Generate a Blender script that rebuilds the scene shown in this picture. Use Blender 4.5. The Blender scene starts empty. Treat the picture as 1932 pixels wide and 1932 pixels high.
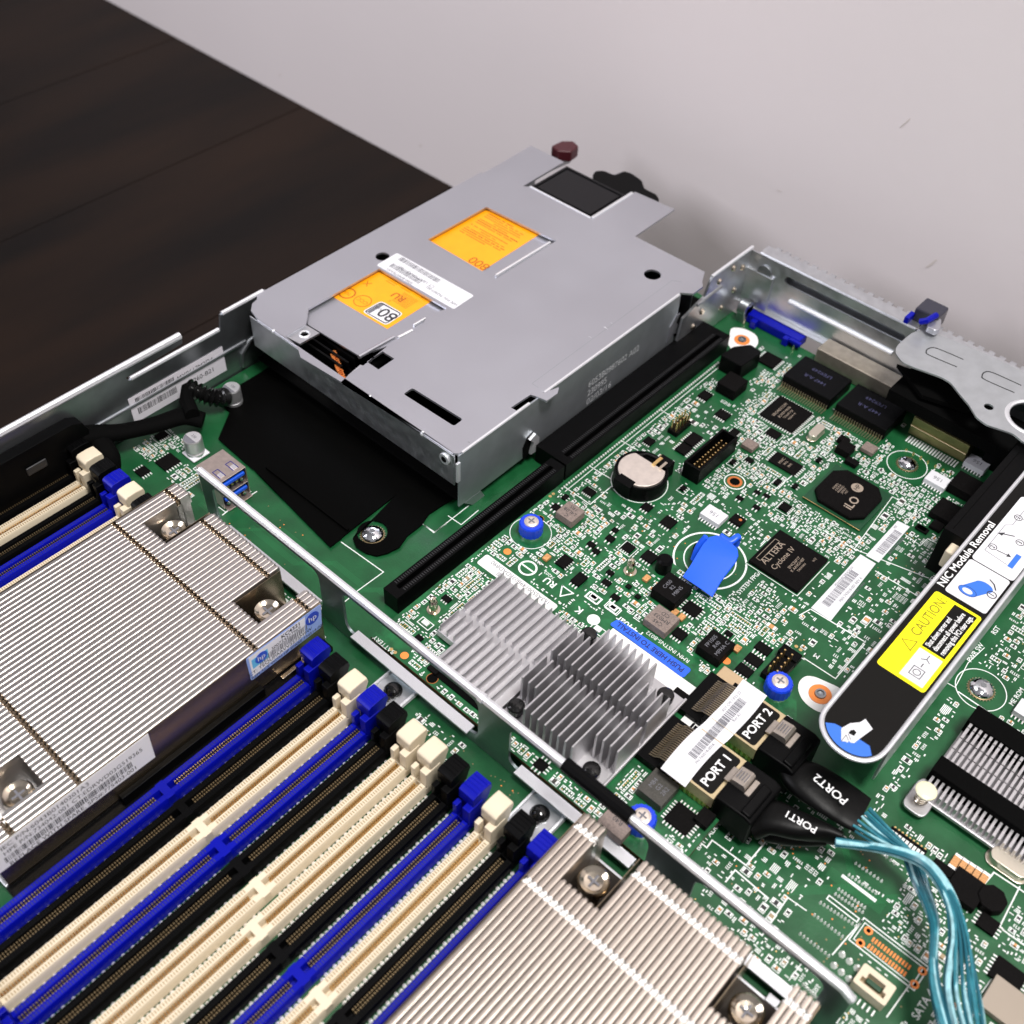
import bpy, math, random
import numpy as np
from mathutils import Matrix, Vector
S = bpy.context.scene
K = 0.01                                   # all numbers below are centimetres; K turns them into metres
R3 = np.array([[0.74021933,0.67152212,0.03366567],[0.51414354,-0.53305394,-0.67194488],[-0.43328023,0.51469558,-0.73983559]])
FOC, CZ = 2093.63, 34.0
# ---------------------------------------------------------------- camera
cd = bpy.data.cameras.new('camera'); cam = bpy.data.objects.new('camera', cd); S.collection.objects.link(cam)
m = Matrix.Identity(4)
for i in range(3):
    m[i][0] = R3[0][i]; m[i][1] = -R3[1][i]; m[i][2] = -R3[2][i]
m[2][3] = CZ*K
cam.matrix_world = m
cd.sensor_width = 36; cd.lens = FOC/1932*36; cd.clip_start = 0.01; cd.clip_end = 50
cd.dof.use_dof = True; cd.dof.focus_distance = 0.42; cd.dof.aperture_fstop = 13
S.camera = cam
# ---------------------------------------------------------------- light
w = bpy.data.worlds.new('World'); S.world = w; w.use_nodes = True
nt = w.node_tree; nt.nodes.clear()
N = nt.nodes.new; L = nt.links.new
tc = N('ShaderNodeTexCoord'); sp = N('ShaderNodeSeparateXYZ'); cr = N('ShaderNodeValToRGB'); bg = N('ShaderNodeBackground'); wo = N('ShaderNodeOutputWorld')
L(tc.outputs['Generated'], sp.inputs[0]); L(sp.outputs['Z'], cr.inputs[0]); L(cr.outputs[0], bg.inputs[0]); L(bg.outputs[0], wo.inputs[0])
e = cr.color_ramp.elements; e[0].position = 0.0; e[0].color = (.05,.045,.045,1); e[1].position = 0.75; e[1].color = (.60,.58,.61,1); e3 = cr.color_ramp.elements.new(.03); e3.color = (.30,.29,.29,1)
mr = N('ShaderNodeMapRange'); mr.inputs[1].default_value = -.85; mr.inputs[2].default_value = .05; mr.inputs[3].default_value = .16; mr.inputs[4].default_value = .50
L(sp.outputs['X'], mr.inputs[0]); L(mr.outputs[0], bg.inputs[1])     # the room is dim on the left
def area(name, loc, target, size, power, col, spread=180):
    l = bpy.data.lights.new(name, 'AREA'); l.shape = 'RECTANGLE'; l.size, l.size_y = size[0]*K, size[1]*K
    l.energy = power; l.color = col; l.spread = math.radians(spread)
    o = bpy.data.objects.new(name, l); S.collection.objects.link(o)
    o.location = Vector(loc)*K; d = (Vector(target)-Vector(loc)); o.rotation_euler = d.to_track_quat('-Z','Y').to_euler()
    return o
area('ceiling_lamp', (30,14,140), (-8,20,0), (34,34), 25, (1,.97,.94))
area('cool_fill_light', (-80,-40,60), (-35,47,5), (50,50), 6.0, (.93,.92,1))  # added fill out of view; cools and lifts the left of the wall
S.view_settings.view_transform = 'Standard'; S.view_settings.look = 'None'; S.view_settings.exposure = 0; S.view_settings.gamma = 1
S.render.engine = 'CYCLES'
# ---------------------------------------------------------------- survey: photograph reading -> point on the plane at height z
def P(u, v, z=0.0):
    d = R3.T @ np.array([(u-966)/FOC, (v-966)/FOC, 1.0]); t = (z-CZ)/d[2]
    return (float(d[0]*t), float(d[1]*t))
REG = dict(a=(600,350,700),b=(600,750,700),c=(1200,300,800),d=(1900,600,836),e=(0,750,700),f=(1200,1000,700),g=(1850,1000,600),h=(2136,1200,600),i=(0,1350,900),j=(800,1400,700),k=(1300,1500,600),l=(1700,1700,700),m=(2136,1700,600),n=(0,2036,700),o=(650,2036,700),p=(1250,2036,700),q=(2036,2036,700),r=(950,1650,550),s=(0,1100,500),t=(450,1200,500),u=(650,1550,400),v=(1950,600,400),w=(2350,1100,386),x=(1500,1350,400))
def Q(r, x, y, z=0.0):
    x0, y0, wd = REG[r]; k = wd/1932
    return P((x0+x*k)*.70614, (y0+y*k)*.70614, z)
def QS(r, z, *pts): return [Q(r, p[0], p[1], z) for p in pts]
# ---------------------------------------------------------------- materials
MT = {}
def mat(name, col, rough=.5, metal=0, spec=.5, noise=0, nscale=300, bump=0, bscale=400, emit=None, coat=0, trans=0, alpha=1, aniso=0, stretch=None, rvar=0):
    mm = bpy.data.materials.new(name); mm.use_nodes = True; t = mm.node_tree; b = t.nodes['Principled BSDF']
    b.inputs['Base Color'].default_value = (*col, 1); b.inputs['Roughness'].default_value = rough; b.inputs['Metallic'].default_value = metal
    b.inputs['Specular IOR Level'].default_value = spec; b.inputs['Coat Weight'].default_value = coat
    if trans: b.inputs['Transmission Weight'].default_value = trans
    if emit: b.inputs['Emission Color'].default_value = (*emit[:3],1); b.inputs['Emission Strength'].default_value = emit[3]
    if noise or bump or rvar:
        c = t.nodes.new('ShaderNodeTexCoord'); src = c.outputs['Object']
        if stretch:
            mp = t.nodes.new('ShaderNodeMapping'); mp.inputs['Scale'].default_value = stretch; t.links.new(src, mp.inputs[0]); src = mp.outputs[0]
        n = t.nodes.new('ShaderNodeTexNoise'); n.inputs['Scale'].default_value = nscale; n.inputs['Detail'].default_value = 4; t.links.new(src, n.inputs['Vector'])
        if noise:
            r = t.nodes.new('ShaderNodeMixRGB'); r.blend_type = 'MIX'
            r.inputs[1].default_value = tuple(max(0,x*(1-noise)) for x in col)+(1,); r.inputs[2].default_value = tuple(min(1,x*(1+noise)) for x in col)+(1,)
            ct = t.nodes.new('ShaderNodeMapRange'); ct.inputs[1].default_value = .35; ct.inputs[2].default_value = .65
            t.links.new(n.outputs[0], ct.inputs[0]); t.links.new(ct.outputs[0], r.inputs[0]); t.links.new(r.outputs[0], b.inputs['Base Color'])
        if rvar:
            q = t.nodes.new('ShaderNodeMapRange'); q.inputs[1].default_value = .3; q.inputs[2].default_value = .7
            q.inputs[3].default_value = max(.02,rough-rvar); q.inputs[4].default_value = rough+rvar
            t.links.new(n.outputs[0], q.inputs[0]); t.links.new(q.outputs[0], b.inputs['Roughness'])
        if bump:
            n2 = t.nodes.new('ShaderNodeTexNoise'); n2.inputs['Scale'].default_value = bscale; n2.inputs['Detail'].default_value = 3; t.links.new(src, n2.inputs['Vector'])
            bp = t.nodes.new('ShaderNodeBump'); bp.inputs['Strength'].default_value = bump; bp.inputs['Distance'].default_value = .0002
            t.links.new(n2.outputs[0], bp.inputs['Height']); t.links.new(bp.outputs[0], b.inputs['Normal'])
    MT[name] = mm; return mm
mat('pcb', (.0065,.080,.024), .36, noise=.18, nscale=90, bump=.25, bscale=900, rvar=.08)
mat('pcb_card', (.008,.10,.030), .33, noise=.35, nscale=220, bump=.2, bscale=900)
mat('pcb_edge', (.09,.045,.015), .6)
mat('trace', (.016,.15,.048), .3)
mat('silk', (.78,.81,.79), .55)
mat('silk_dim', (.42,.52,.46), .55)
mat('solder', (.95,.95,.93), .30, .3)
mat('gold', (.95,.66,.28), .28, 1)
mat('copper', (.90,.30,.08), .4, .6)
mat('via', (.55,.16,.04), .45, .3)
mat('black_plastic', (.0018,.0018,.002), .42, spec=.08, bump=.1, bscale=1500)
mat('black_gloss', (.006,.006,.006), .12)
mat('black_matte', (.002,.002,.002), .8, spec=.05)
mat('black_sheet', (.0014,.0014,.0013), .5, spec=.03, bump=.1, bscale=600)
mat('chip', (.0045,.004,.004), .6, spec=.05, bump=.3, bscale=4000, noise=.2, nscale=1500)
mat('chip_print', (.30,.24,.19), .6)
mat('inductor', (.20,.155,.135), .55, noise=.2, nscale=1200)
mat('inductor_dark', (.045,.042,.035), .5, noise=.2, nscale=1500)
mat('tan', (.55,.27,.10), .5, noise=.3, nscale=2500)
mat('resistor', (.02,.02,.022), .35)
mat('steel', (.62,.635,.66), .36, .95, noise=.05, nscale=250, bump=.12, bscale=1200, rvar=.06)
mat('steel_top', (.52,.525,.57), .37, .85, noise=.02, nscale=22, bump=.07, bscale=1800, rvar=.07)
mat('steel_dark', (.34,.36,.38), .35, .95, noise=.08, nscale=150)
mat('steel_cut', (.86,.87,.90), .42, .75, bump=.6, bscale=2500)
mat('alu', (.56,.55,.565), .42, .9, bump=.3, bscale=3500)
mat('alu_fin_warm', (.52,.455,.40), .36, .95, noise=.04, nscale=300, bump=.12, bscale=2500, stretch=(1,.15,1))
mat('label_bright', (.86,.86,.90), .45)
mat('alu_fin', (.66,.62,.59), .33, .97, noise=.04, nscale=300, bump=.12, bscale=2500, stretch=(1,.15,1))
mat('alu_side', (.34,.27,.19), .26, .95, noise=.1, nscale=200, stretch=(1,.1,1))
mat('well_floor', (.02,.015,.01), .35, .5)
mat('gold_dim', (.30,.22,.12), .35, .8)
mat('nickel', (.75,.66,.53), .16, 1)
mat('chrome', (.85,.87,.90), .07, 1)
mat('blue_plastic', (.0012,.004,.30), .36, spec=.2, bump=.1, bscale=1200)
mat('blue_tab', (.010,.105,.86), .38)
mat('blue_screw', (.004,.045,.62), .32)
mat('cream', (.68,.59,.44), .45, bump=.1, bscale=1200)
mat('cream_dark', (.36,.27,.16), .6)
mat('label_white', (.68,.68,.71), .45)
mat('label_mauve', (.75,.72,.78), .4)
mat('print', (.025,.025,.03), .6)
mat('print_grey', (.14,.14,.16), .6)
mat('orange_label', (.98,.36,.004), .4, noise=.03, nscale=200)
mat('orange_print', (.42,.12,.003), .5)
mat('yellow', (.93,.83,.0), .4)
mat('label_blue', (.03,.10,.62), .4)
mat('label_pale_blue', (.30,.42,.82), .4)
mat('label_cyan', (.14,.52,.85), .4)
mat('hand_blue', (.03,.15,.60), .4)
mat('label_black', (.008,.0075,.007), .5, spec=.08, bump=.1, bscale=3000)
mat('label_text', (.80,.80,.80), .5)
mat('beige_metal', (.62,.50,.30), .38, .7, noise=.08, nscale=600)
mat('brass_glass', (.45,.42,.10), .25, .6)
mat('maroon', (.055,.008,.012), .4)
mat('battery_steel', (.72,.64,.58), .42, .7, noise=.06, nscale=300)
mat('teal', (.03,.19,.24), .28, noise=.2, nscale=500, coat=.5)
mat('teal_highlight', (.30,.55,.60), .18, noise=.2, nscale=500, coat=.8)  # ribbon highlights put into the colour of the paler strands
mat('sleeve', (.0018,.0018,.0018), .42, spec=.14, bump=1.0, bscale=140)
mat('teal_dark', (.012,.11,.15), .3)
mat('white_pad', (.80,.80,.79), .5)
mat('ivory', (.78,.76,.52), .3, coat=.3)
mat('crystal', (.72,.66,.55), .3, .85)
mat('green_dark', (.004,.05,.018), .4)
mat('logo_blue',(.02,.06,.50),.4)
mat('scuff',(.72,.65,.62),.8)
mat('fan_black',(.004,.004,.005),.2,spec=.25)
mat('crossbar_steel',(.30,.36,.37),.32,.95,noise=.05)
mat('steel_side',(.42,.45,.48),.46,.85,noise=.06,nscale=120)
mat('stamp',(.62,.64,.66),.5,.3)
mat('crimp_gold',(.55,.44,.33),.25,.95)
mat('crimp_glare',(.95,.93,.90),.3,.45)  # lamp glare on the crimps, put into a whitened base colour
mat('hole_blue',(.002,.004,.16),.6)
mat('grey_rib',(.018,.018,.02),.4)
mat('alu_cap',(.80,.80,.81),.38,.85)
mat('port_metal',(.50,.42,.38),.38,.85,noise=.08,nscale=500); mat('blue_port',(.01,.10,.72),.3)
mat('copper_dark',(.25,.12,.08),.4,.6); mat('navy_print',(.05,.05,.12),.5); mat('orange_pad',(.85,.25,.05),.45); mat('shield_metal',(.42,.37,.30),.42,.8,noise=.1); mat('shield_gold',(.30,.27,.12),.35,.8,noise=.1); mat('crystal_dark',(.32,.27,.22),.5,.4)
mat('sticker_blue',(.02,.12,.74),.4); mat('print_navy',(.008,.012,.09),.5); mat('crystal_gold',(.62,.46,.28),.4,.6)
mat('pin_brass',(.50,.42,.30),.28,.9); mat('latch_metal',(.45,.40,.35),.35,.8,noise=.08,nscale=500)
mat('print_olive',(.20,.17,.0),.5); mat('bracket_steel',(.50,.52,.54),.42,.75,noise=.06,nscale=150,bump=.1,bscale=900); mat('housing_smoke',(.03,.03,.045),.15)
# ---------------------------------------------------------------- mesh builder
WB = {}
class M:
    def __init__(s): s.v=[]; s.f=[]; s.mi=[]; s.ms=[]
    def idx(s, m):
        if m not in s.ms: s.ms.append(m)
        return s.ms.index(m)
    def add(s, vs, fs, m):
        o=len(s.v); s.v += [tuple(p) for p in vs]; s.f += [tuple(i+o for i in f) for f in fs]; s.mi += [s.idx(m)]*len(fs)
    def box(s, x0,x1,y0,y1,z0,z1,m):
        s.prism([(x0,y0),(x1,y0),(x1,y1),(x0,y1)], z0, z1, m)
    def prism(s, pl, z0, z1, m, fn=None, top=None):
        a=sum(pl[i][0]*pl[(i+1)%len(pl)][1]-pl[(i+1)%len(pl)][0]*pl[i][1] for i in range(len(pl)))
        if a<0: pl=pl[::-1]
        n=len(pl); V=[(x,y,z0) for x,y in pl]+[(x,y,z1) for x,y in pl]
        if fn: V=[fn(*p) for p in V]
        F=[tuple(range(n))[::-1]]+[(i,(i+1)%n,n+(i+1)%n,n+i) for i in range(n)]
        s.add(V,F,m); o=len(s.v)-2*n
        s.f.append(tuple(o+n+i for i in range(n))); s.mi.append(s.idx(top or m))
    def prism_x(s, pl, x0, x1, m): s.prism(pl, x0, x1, m, lambda y,z,x:(x,y,z))       # outline in (y,z)
    def prism_y(s, pl, y0, y1, m): s.prism(pl, -y1, -y0, m, lambda x,z,t:(x,-t,z))     # outline in (x,z)
    def cyl(s, c, z0, z1, r, m, n=24, r2=None, ax='z', top=None):
        r2 = r if r2 is None else r2
        V=[(c[0]+r*math.cos(2*math.pi*i/n), c[1]+r*math.sin(2*math.pi*i/n), z0) for i in range(n)]+[(c[0]+r2*math.cos(2*math.pi*i/n), c[1]+r2*math.sin(2*math.pi*i/n), z1) for i in range(n)]
        if ax=='x': V=[(z,x,y) for x,y,z in V]
        if ax=='y': V=[(x,z,y) for x,y,z in V]
        F=[tuple(range(n))[::-1]]+[(i,(i+1)%n,n+(i+1)%n,n+i) for i in range(n)]
        if ax=='y': F=[f[::-1] for f in F]
        s.add(V,F,m); o=len(s.v)-2*n; tp=tuple(o+n+i for i in range(n)); s.f.append(tp[::-1] if ax=='y' else tp); s.mi.append(s.idx(top or m))
    def lathe(s, c, prof, m, n=28):                                   # prof: list of (r,z[,mat])
        for i in range(len(prof)-1):
            (r0,z0),(r1,z1)=prof[i][:2],prof[i+1][:2]; mm=prof[i][2] if len(prof[i])>2 else m
            V=[(c[0]+r0*math.cos(2*math.pi*k/n), c[1]+r0*math.sin(2*math.pi*k/n), z0) for k in range(n)]+[(c[0]+r1*math.cos(2*math.pi*k/n), c[1]+r1*math.sin(2*math.pi*k/n), z1) for k in range(n)]
            s.add(V,[(k,(k+1)%n,n+(k+1)%n,n+k) for k in range(n)],mm)
    def dome(s, c, z, r, h, m, n=24, k=6):
        s.lathe(c, [(r*math.cos(math.pi/2*i/k), z+h*math.sin(math.pi/2*i/k)) for i in range(k)]+[(.001,z+h)], m, n)
    def quad(s, pts, z, m, t=.006): s.prism([p[:2] for p in pts], z, z+t, m)
    def ring(s, c, z, r0, r1, m, n=40, t=.006):
        s.lathe(c, [(r1,z),(r1,z+t),(r0,z+t),(r0,z)], m, n)
    def line(s, pts, wd, z, m, t=.006, close=False):
        q=list(pts)+([pts[0]] if close else [])
        for i,(a,b) in enumerate(zip(q,q[1:])):
            d=math.hypot(b[0]-a[0],b[1]-a[1])
            if d<1e-6: continue
            ux,uy=(b[0]-a[0])/d,(b[1]-a[1])/d; nx,ny=-uy*wd/2,ux*wd/2; e=wd/2
            zz=z+.0006*(i%2)
            s.prism([(a[0]-ux*e+nx,a[1]-uy*e+ny),(a[0]-ux*e-nx,a[1]-uy*e-ny),(b[0]+ux*e-nx,b[1]+uy*e-ny),(b[0]+ux*e+nx,b[1]+uy*e+ny)],zz,zz+t,m)
    def tube(s, path, r, m, n=8, caps=True):
        P_=[Vector(p) for p in path]; rings=[]; up=None
        rr = r if isinstance(r,(list,tuple)) else [r]*len(P_)
        for i,p in enumerate(P_):
            d=(P_[min(i+1,len(P_)-1)]-P_[max(i-1,0)]).normalized()
            if up is None:
                up=Vector((0,0,1)) if abs(d.z)<.9 else Vector((1,0,0))
            sd=d.cross(up).normalized(); up=sd.cross(d).normalized()
            rings.append([tuple(p+(sd*math.cos(2*math.pi*k/n)+up*math.sin(2*math.pi*k/n))*rr[i]) for k in range(n)])
        V=[q for g in rings for q in g]; F=[]
        for i in range(len(rings)-1):
            for k in range(n): a=i*n+k; b=i*n+(k+1)%n; F.append((a,a+n,b+n,b))
        if caps: F+= [tuple(range(n)), tuple((len(rings)-1)*n+k for k in range(n))[::-1]]
        s.add(V,F,m)
    def text(s, st, o, dx, dy, size, m, lift=.004, bold=0, align='CENTER', fit=None):
        vs, fs = glyphs(st, bold, align)
        if fit:
            k=fit/size/max(.01,max(v[0] for v in vs)-min(v[0] for v in vs)); vs=[(x*k,y) for x,y in vs]
        dx=Vector(dx).normalized(); dy=Vector(dy).normalized(); nn=dx.cross(dy)
        o=Vector(o)+nn*lift
        s.add([tuple(o+dx*(x*size)+dy*(y*size)) for x,y in vs], fs, m)
    def barcode(s, o, dx, dy, wd, ht, m, rng, lift=.004):
        dx=Vector(dx).normalized(); dy=Vector(dy).normalized(); nn=dx.cross(dy); o=Vector(o)+nn*lift; x=0
        while x<wd:
            b=rng.choice((.02,.02,.035,.05))*max(.6,ht/.3)*.8
            a=o+dx*x; s.add([tuple(a),tuple(a+dx*b),tuple(a+dx*b+dy*ht),tuple(a+dy*ht)],[(0,1,2,3)],m); x+=b+rng.choice((.02,.03,.05))*max(.6,ht/.3)*.8
    def plate(s, outline, holes, z0, z1, m, fn=None):                  # sheet with holes
        vs,fs=filled([outline]+holes); n=len(vs)
        V=[(x,y,z0) for x,y in vs]+[(x,y,z1) for x,y in vs]; F=[tuple(i+n for i in f) for f in fs]+[tuple(f[::-1]) for f in fs]
        if fn: V=[fn(*p) for p in V]
        s.add(V,F,m)
        for lp in [outline]+holes:
            k=len(lp); a=sum(lp[i][0]*lp[(i+1)%k][1]-lp[(i+1)%k][0]*lp[i][1] for i in range(k)); l=lp if (a>0)==(lp is outline) else lp[::-1]
            V=[(x,y,z0) for x,y in l]+[(x,y,z1) for x,y in l]
            if fn: V=[fn(*p) for p in V]
            s.add(V,[(i,(i+1)%k,k+(i+1)%k,k+i) for i in range(k)],m)
    def ob(s, name, parent=None, smooth=True, bevel=0, seg=2, **tags):
        me=bpy.data.meshes.new(name)
        base = WB[parent.name] if parent else tags.pop('at', None)
        if base is None:
            xs=np.array(s.v); base=((xs[:,0].min()+xs[:,0].max())/2,(xs[:,1].min()+xs[:,1].max())/2,xs[:,2].min())
        tags.pop('at',None)
        me.from_pydata([((x-base[0])*K,(y-base[1])*K,(z-base[2])*K) for x,y,z in s.v],[],s.f)
        for q in s.ms: me.materials.append(MT[q])
        me.polygons.foreach_set('material_index', s.mi)
        if smooth:
            me.polygons.foreach_set('use_smooth',[True]*len(me.polygons)); me.set_sharp_from_angle(angle=math.radians(35))
        me.update(); o=bpy.data.objects.new(name,me); S.collection.objects.link(o)
        if parent: o.parent=parent
        else: o.location=[c*K for c in base]
        WB[o.name]=base
        if bevel:
            b=o.modifiers.new('bevel','BEVEL'); b.width=bevel*K; b.segments=seg; b.limit_method='ANGLE'; b.angle_limit=math.radians(40); b.harden_normals=True
        for k_,v_ in tags.items(): o[k_]=v_
        return o
_gc={}
def glyphs(st, bold, align):
    key=(st,bold,align)
    if key in _gc: return _gc[key]
    c=bpy.data.curves.new('t','FONT'); c.body=st; c.size=1; c.align_x=align; c.align_y='CENTER'; c.resolution_u=3; c.offset=bold
    o=bpy.data.objects.new('t',c); S.collection.objects.link(o); dg=bpy.context.evaluated_depsgraph_get(); me=o.evaluated_get(dg).to_mesh()
    r=([(v.co.x,v.co.y) for v in me.vertices],[tuple(p.vertices) for p in me.polygons])
    o.evaluated_get(dg).to_mesh_clear(); bpy.data.objects.remove(o); bpy.data.curves.remove(c); _gc[key]=r; return r
def filled(loops):
    c=bpy.data.curves.new('f','CURVE'); c.dimensions='2D'; c.fill_mode='FRONT'
    for lp in loops:
        sp=c.splines.new('POLY'); sp.points.add(len(lp)-1); sp.use_cyclic_u=True
        for i,(x,y) in enumerate(lp): sp.points[i].co=(x,y,0,1)
    o=bpy.data.objects.new('f',c); S.collection.objects.link(o); dg=bpy.context.evaluated_depsgraph_get(); me=o.evaluated_get(dg).to_mesh()
    vs=[(v.co.x,v.co.y) for v in me.vertices]; fs=[]
    for p in me.polygons:
        f=tuple(p.vertices); a=sum(vs[f[i]][0]*vs[f[(i+1)%len(f)]][1]-vs[f[(i+1)%len(f)]][0]*vs[f[i]][1] for i in range(len(f)))
        fs.append(f if a>0 else f[::-1])
    o.evaluated_get(dg).to_mesh_clear(); bpy.data.objects.remove(o); bpy.data.curves.remove(c); return vs,fs
def thing(name, label, cat, at, group=None, kind=None):
    o=bpy.data.objects.new(name,None); o.empty_display_size=.005; S.collection.objects.link(o); o.location=[c*K for c in at]; WB[o.name]=tuple(at)
    o['label']=label; o['category']=cat
    if group: o['group']=group
    return o
def circ(c, r, n=20): return [(c[0]+r*math.cos(2*math.pi*i/n), c[1]+r*math.sin(2*math.pi*i/n)) for i in range(n)]
def rrect(x0,x1,y0,y1,r,n=4):
    o=[]
    for cx,cy,a in ((x1-r,y1-r,0),(x0+r,y1-r,90),(x0+r,y0+r,180),(x1-r,y0+r,270)):
        for i in range(n+1):
            t=math.radians(a+90*i/n); o.append((cx+r*math.cos(t),cy+r*math.sin(t)))
    return o
def rpoly(pts, r, n=4):                                             # round the corners of a polygon
    o=[]; k=len(pts)
    for i in range(k):
        a,b,c=Vector(pts[i-1]),Vector(pts[i]),Vector(pts[(i+1)%k]); q=min(r,(a-b).length*.45,(c-b).length*.45)
        p0=b+(a-b).normalized()*q; p1=b+(c-b).normalized()*q
        for j in range(n+1):
            t=j/n; o.append(tuple(p0*(1-t)**2+b*2*t*(1-t)+p1*t*t))
    return o
PX,NX,PY,NY,PZ=(1,0,0),(-1,0,0),(0,1,0),(0,-1,0),(0,0,1)
rng=random.Random(7)
# ================================================================ SETTING
def build_setting():
    mm=bpy.data.materials.new('dark_wood'); mm.use_nodes=True; t=mm.node_tree; b=t.nodes['Principled BSDF']; MT['dark_wood']=mm
    c=t.nodes.new('ShaderNodeTexCoord'); mp=t.nodes.new('ShaderNodeMapping'); mp.inputs['Scale'].default_value=(5,.9,1); t.links.new(c.outputs['Object'],mp.inputs[0])
    n=t.nodes.new('ShaderNodeTexNoise'); n.inputs['Scale'].default_value=3.5; n.inputs['Detail'].default_value=6; t.links.new(mp.outputs[0],n.inputs['Vector'])
    r=t.nodes.new('ShaderNodeValToRGB'); r.color_ramp.elements[0].position=.35; r.color_ramp.elements[0].color=(.0065,.005,.0045,1); r.color_ramp.elements[1].position=.75; r.color_ramp.elements[1].color=(.019,.0105,.0068,1)
    t.links.new(n.outputs[0],r.inputs[0]); t.links.new(r.outputs[0],b.inputs['Base Color']); b.inputs['Roughness'].default_value=.5; b.inputs['Specular IOR Level'].default_value=.10
    q=M(); x=-61.25-15.13*7
    # planks: boards run towards the wall
    while x<70:
        q.box(x+.03,x+15.1,-70,47,-7.5,-6.3,'dark_wood'); x+=15.13
    q.box(-160,70,-70,47,-7.7,-7.5,'black_matte')
    o=q.ob('floor',kind='structure',bevel=.03,seg=1)
    mm=bpy.data.materials.new('wall_paint'); mm.use_nodes=True; t=mm.node_tree; b=t.nodes['Principled BSDF']; MT['wall_paint']=mm
    c=t.nodes.new('ShaderNodeTexCoord'); n=t.nodes.new('ShaderNodeTexNoise'); n.inputs['Scale'].default_value=9; n.inputs['Detail'].default_value=5; t.links.new(c.outputs['Object'],n.inputs['Vector'])
    r=t.nodes.new('ShaderNodeValToRGB'); r.color_ramp.elements[0].color=(.80,.735,.735,1); r.color_ramp.elements[1].color=(.85,.785,.785,1); t.links.new(n.outputs[0],r.inputs[0])
    v=t.nodes.new('ShaderNodeTexNoise'); v.inputs['Scale'].default_value=14; v.inputs['Detail'].default_value=2
    mp=t.nodes.new('ShaderNodeMapping'); mp.inputs['Scale'].default_value=(2.2,1,1); t.links.new(c.outputs['Object'],mp.inputs[0]); t.links.new(mp.outputs[0],v.inputs['Vector'])
    r2=t.nodes.new('ShaderNodeValToRGB'); r2.color_ramp.elements[0].position=.79; r2.color_ramp.elements[0].color=(1,1,1,1); r2.color_ramp.elements[1].position=.83; r2.color_ramp.elements[1].color=(.62,.52,.40,1); t.links.new(v.outputs[0],r2.inputs[0])
    x=t.nodes.new('ShaderNodeMixRGB'); x.blend_type='MULTIPLY'; x.inputs[0].default_value=1; t.links.new(r.outputs[0],x.inputs[1]); t.links.new(r2.outputs[0],x.inputs[2]); t.links.new(x.outputs[0],b.inputs['Base Color'])
    b.inputs['Roughness'].default_value=.75
    n3=t.nodes.new('ShaderNodeTexNoise'); n3.inputs['Scale'].default_value=160; bp=t.nodes.new('ShaderNodeBump'); bp.inputs['Strength'].default_value=.10; bp.inputs['Distance'].default_value=.0006; t.links.new(c.outputs['Object'],n3.inputs['Vector']); t.links.new(n3.outputs[0],bp.inputs['Height']); t.links.new(bp.outputs[0],b.inputs['Normal'])
    q=M(); q.box(-160,90,47,52,-7.7,95,'wall_paint'); q.ob('wall',kind='structure')
    # scuffs on the wall
    q=M()
    for (u,v_,a,bb) in ((1708,232,.12,.7),(1470,360,.4,.08),(1757,498,.16,.8),(794,275,.3,.2),(528,142,.15,.3)):
        d=R3.T@np.array([(u-966)/FOC,(v_-966)/FOC,1.0]); tt=46.99/d[1]; X=d[0]*tt; Z=CZ+d[2]*tt
        n=9; q.add([(X+a*.5*math.cos(2*math.pi*i/n)*rng.uniform(.5,1.2)+.25*bb*math.sin(2*math.pi*i/n),46.985,Z+bb*.5*math.sin(2*math.pi*i/n)*rng.uniform(.7,1.1)) for i in range(n)],[tuple(range(n))],'scuff')
    q.ob('wall_scuffs',kind='structure')
build_setting()
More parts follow.
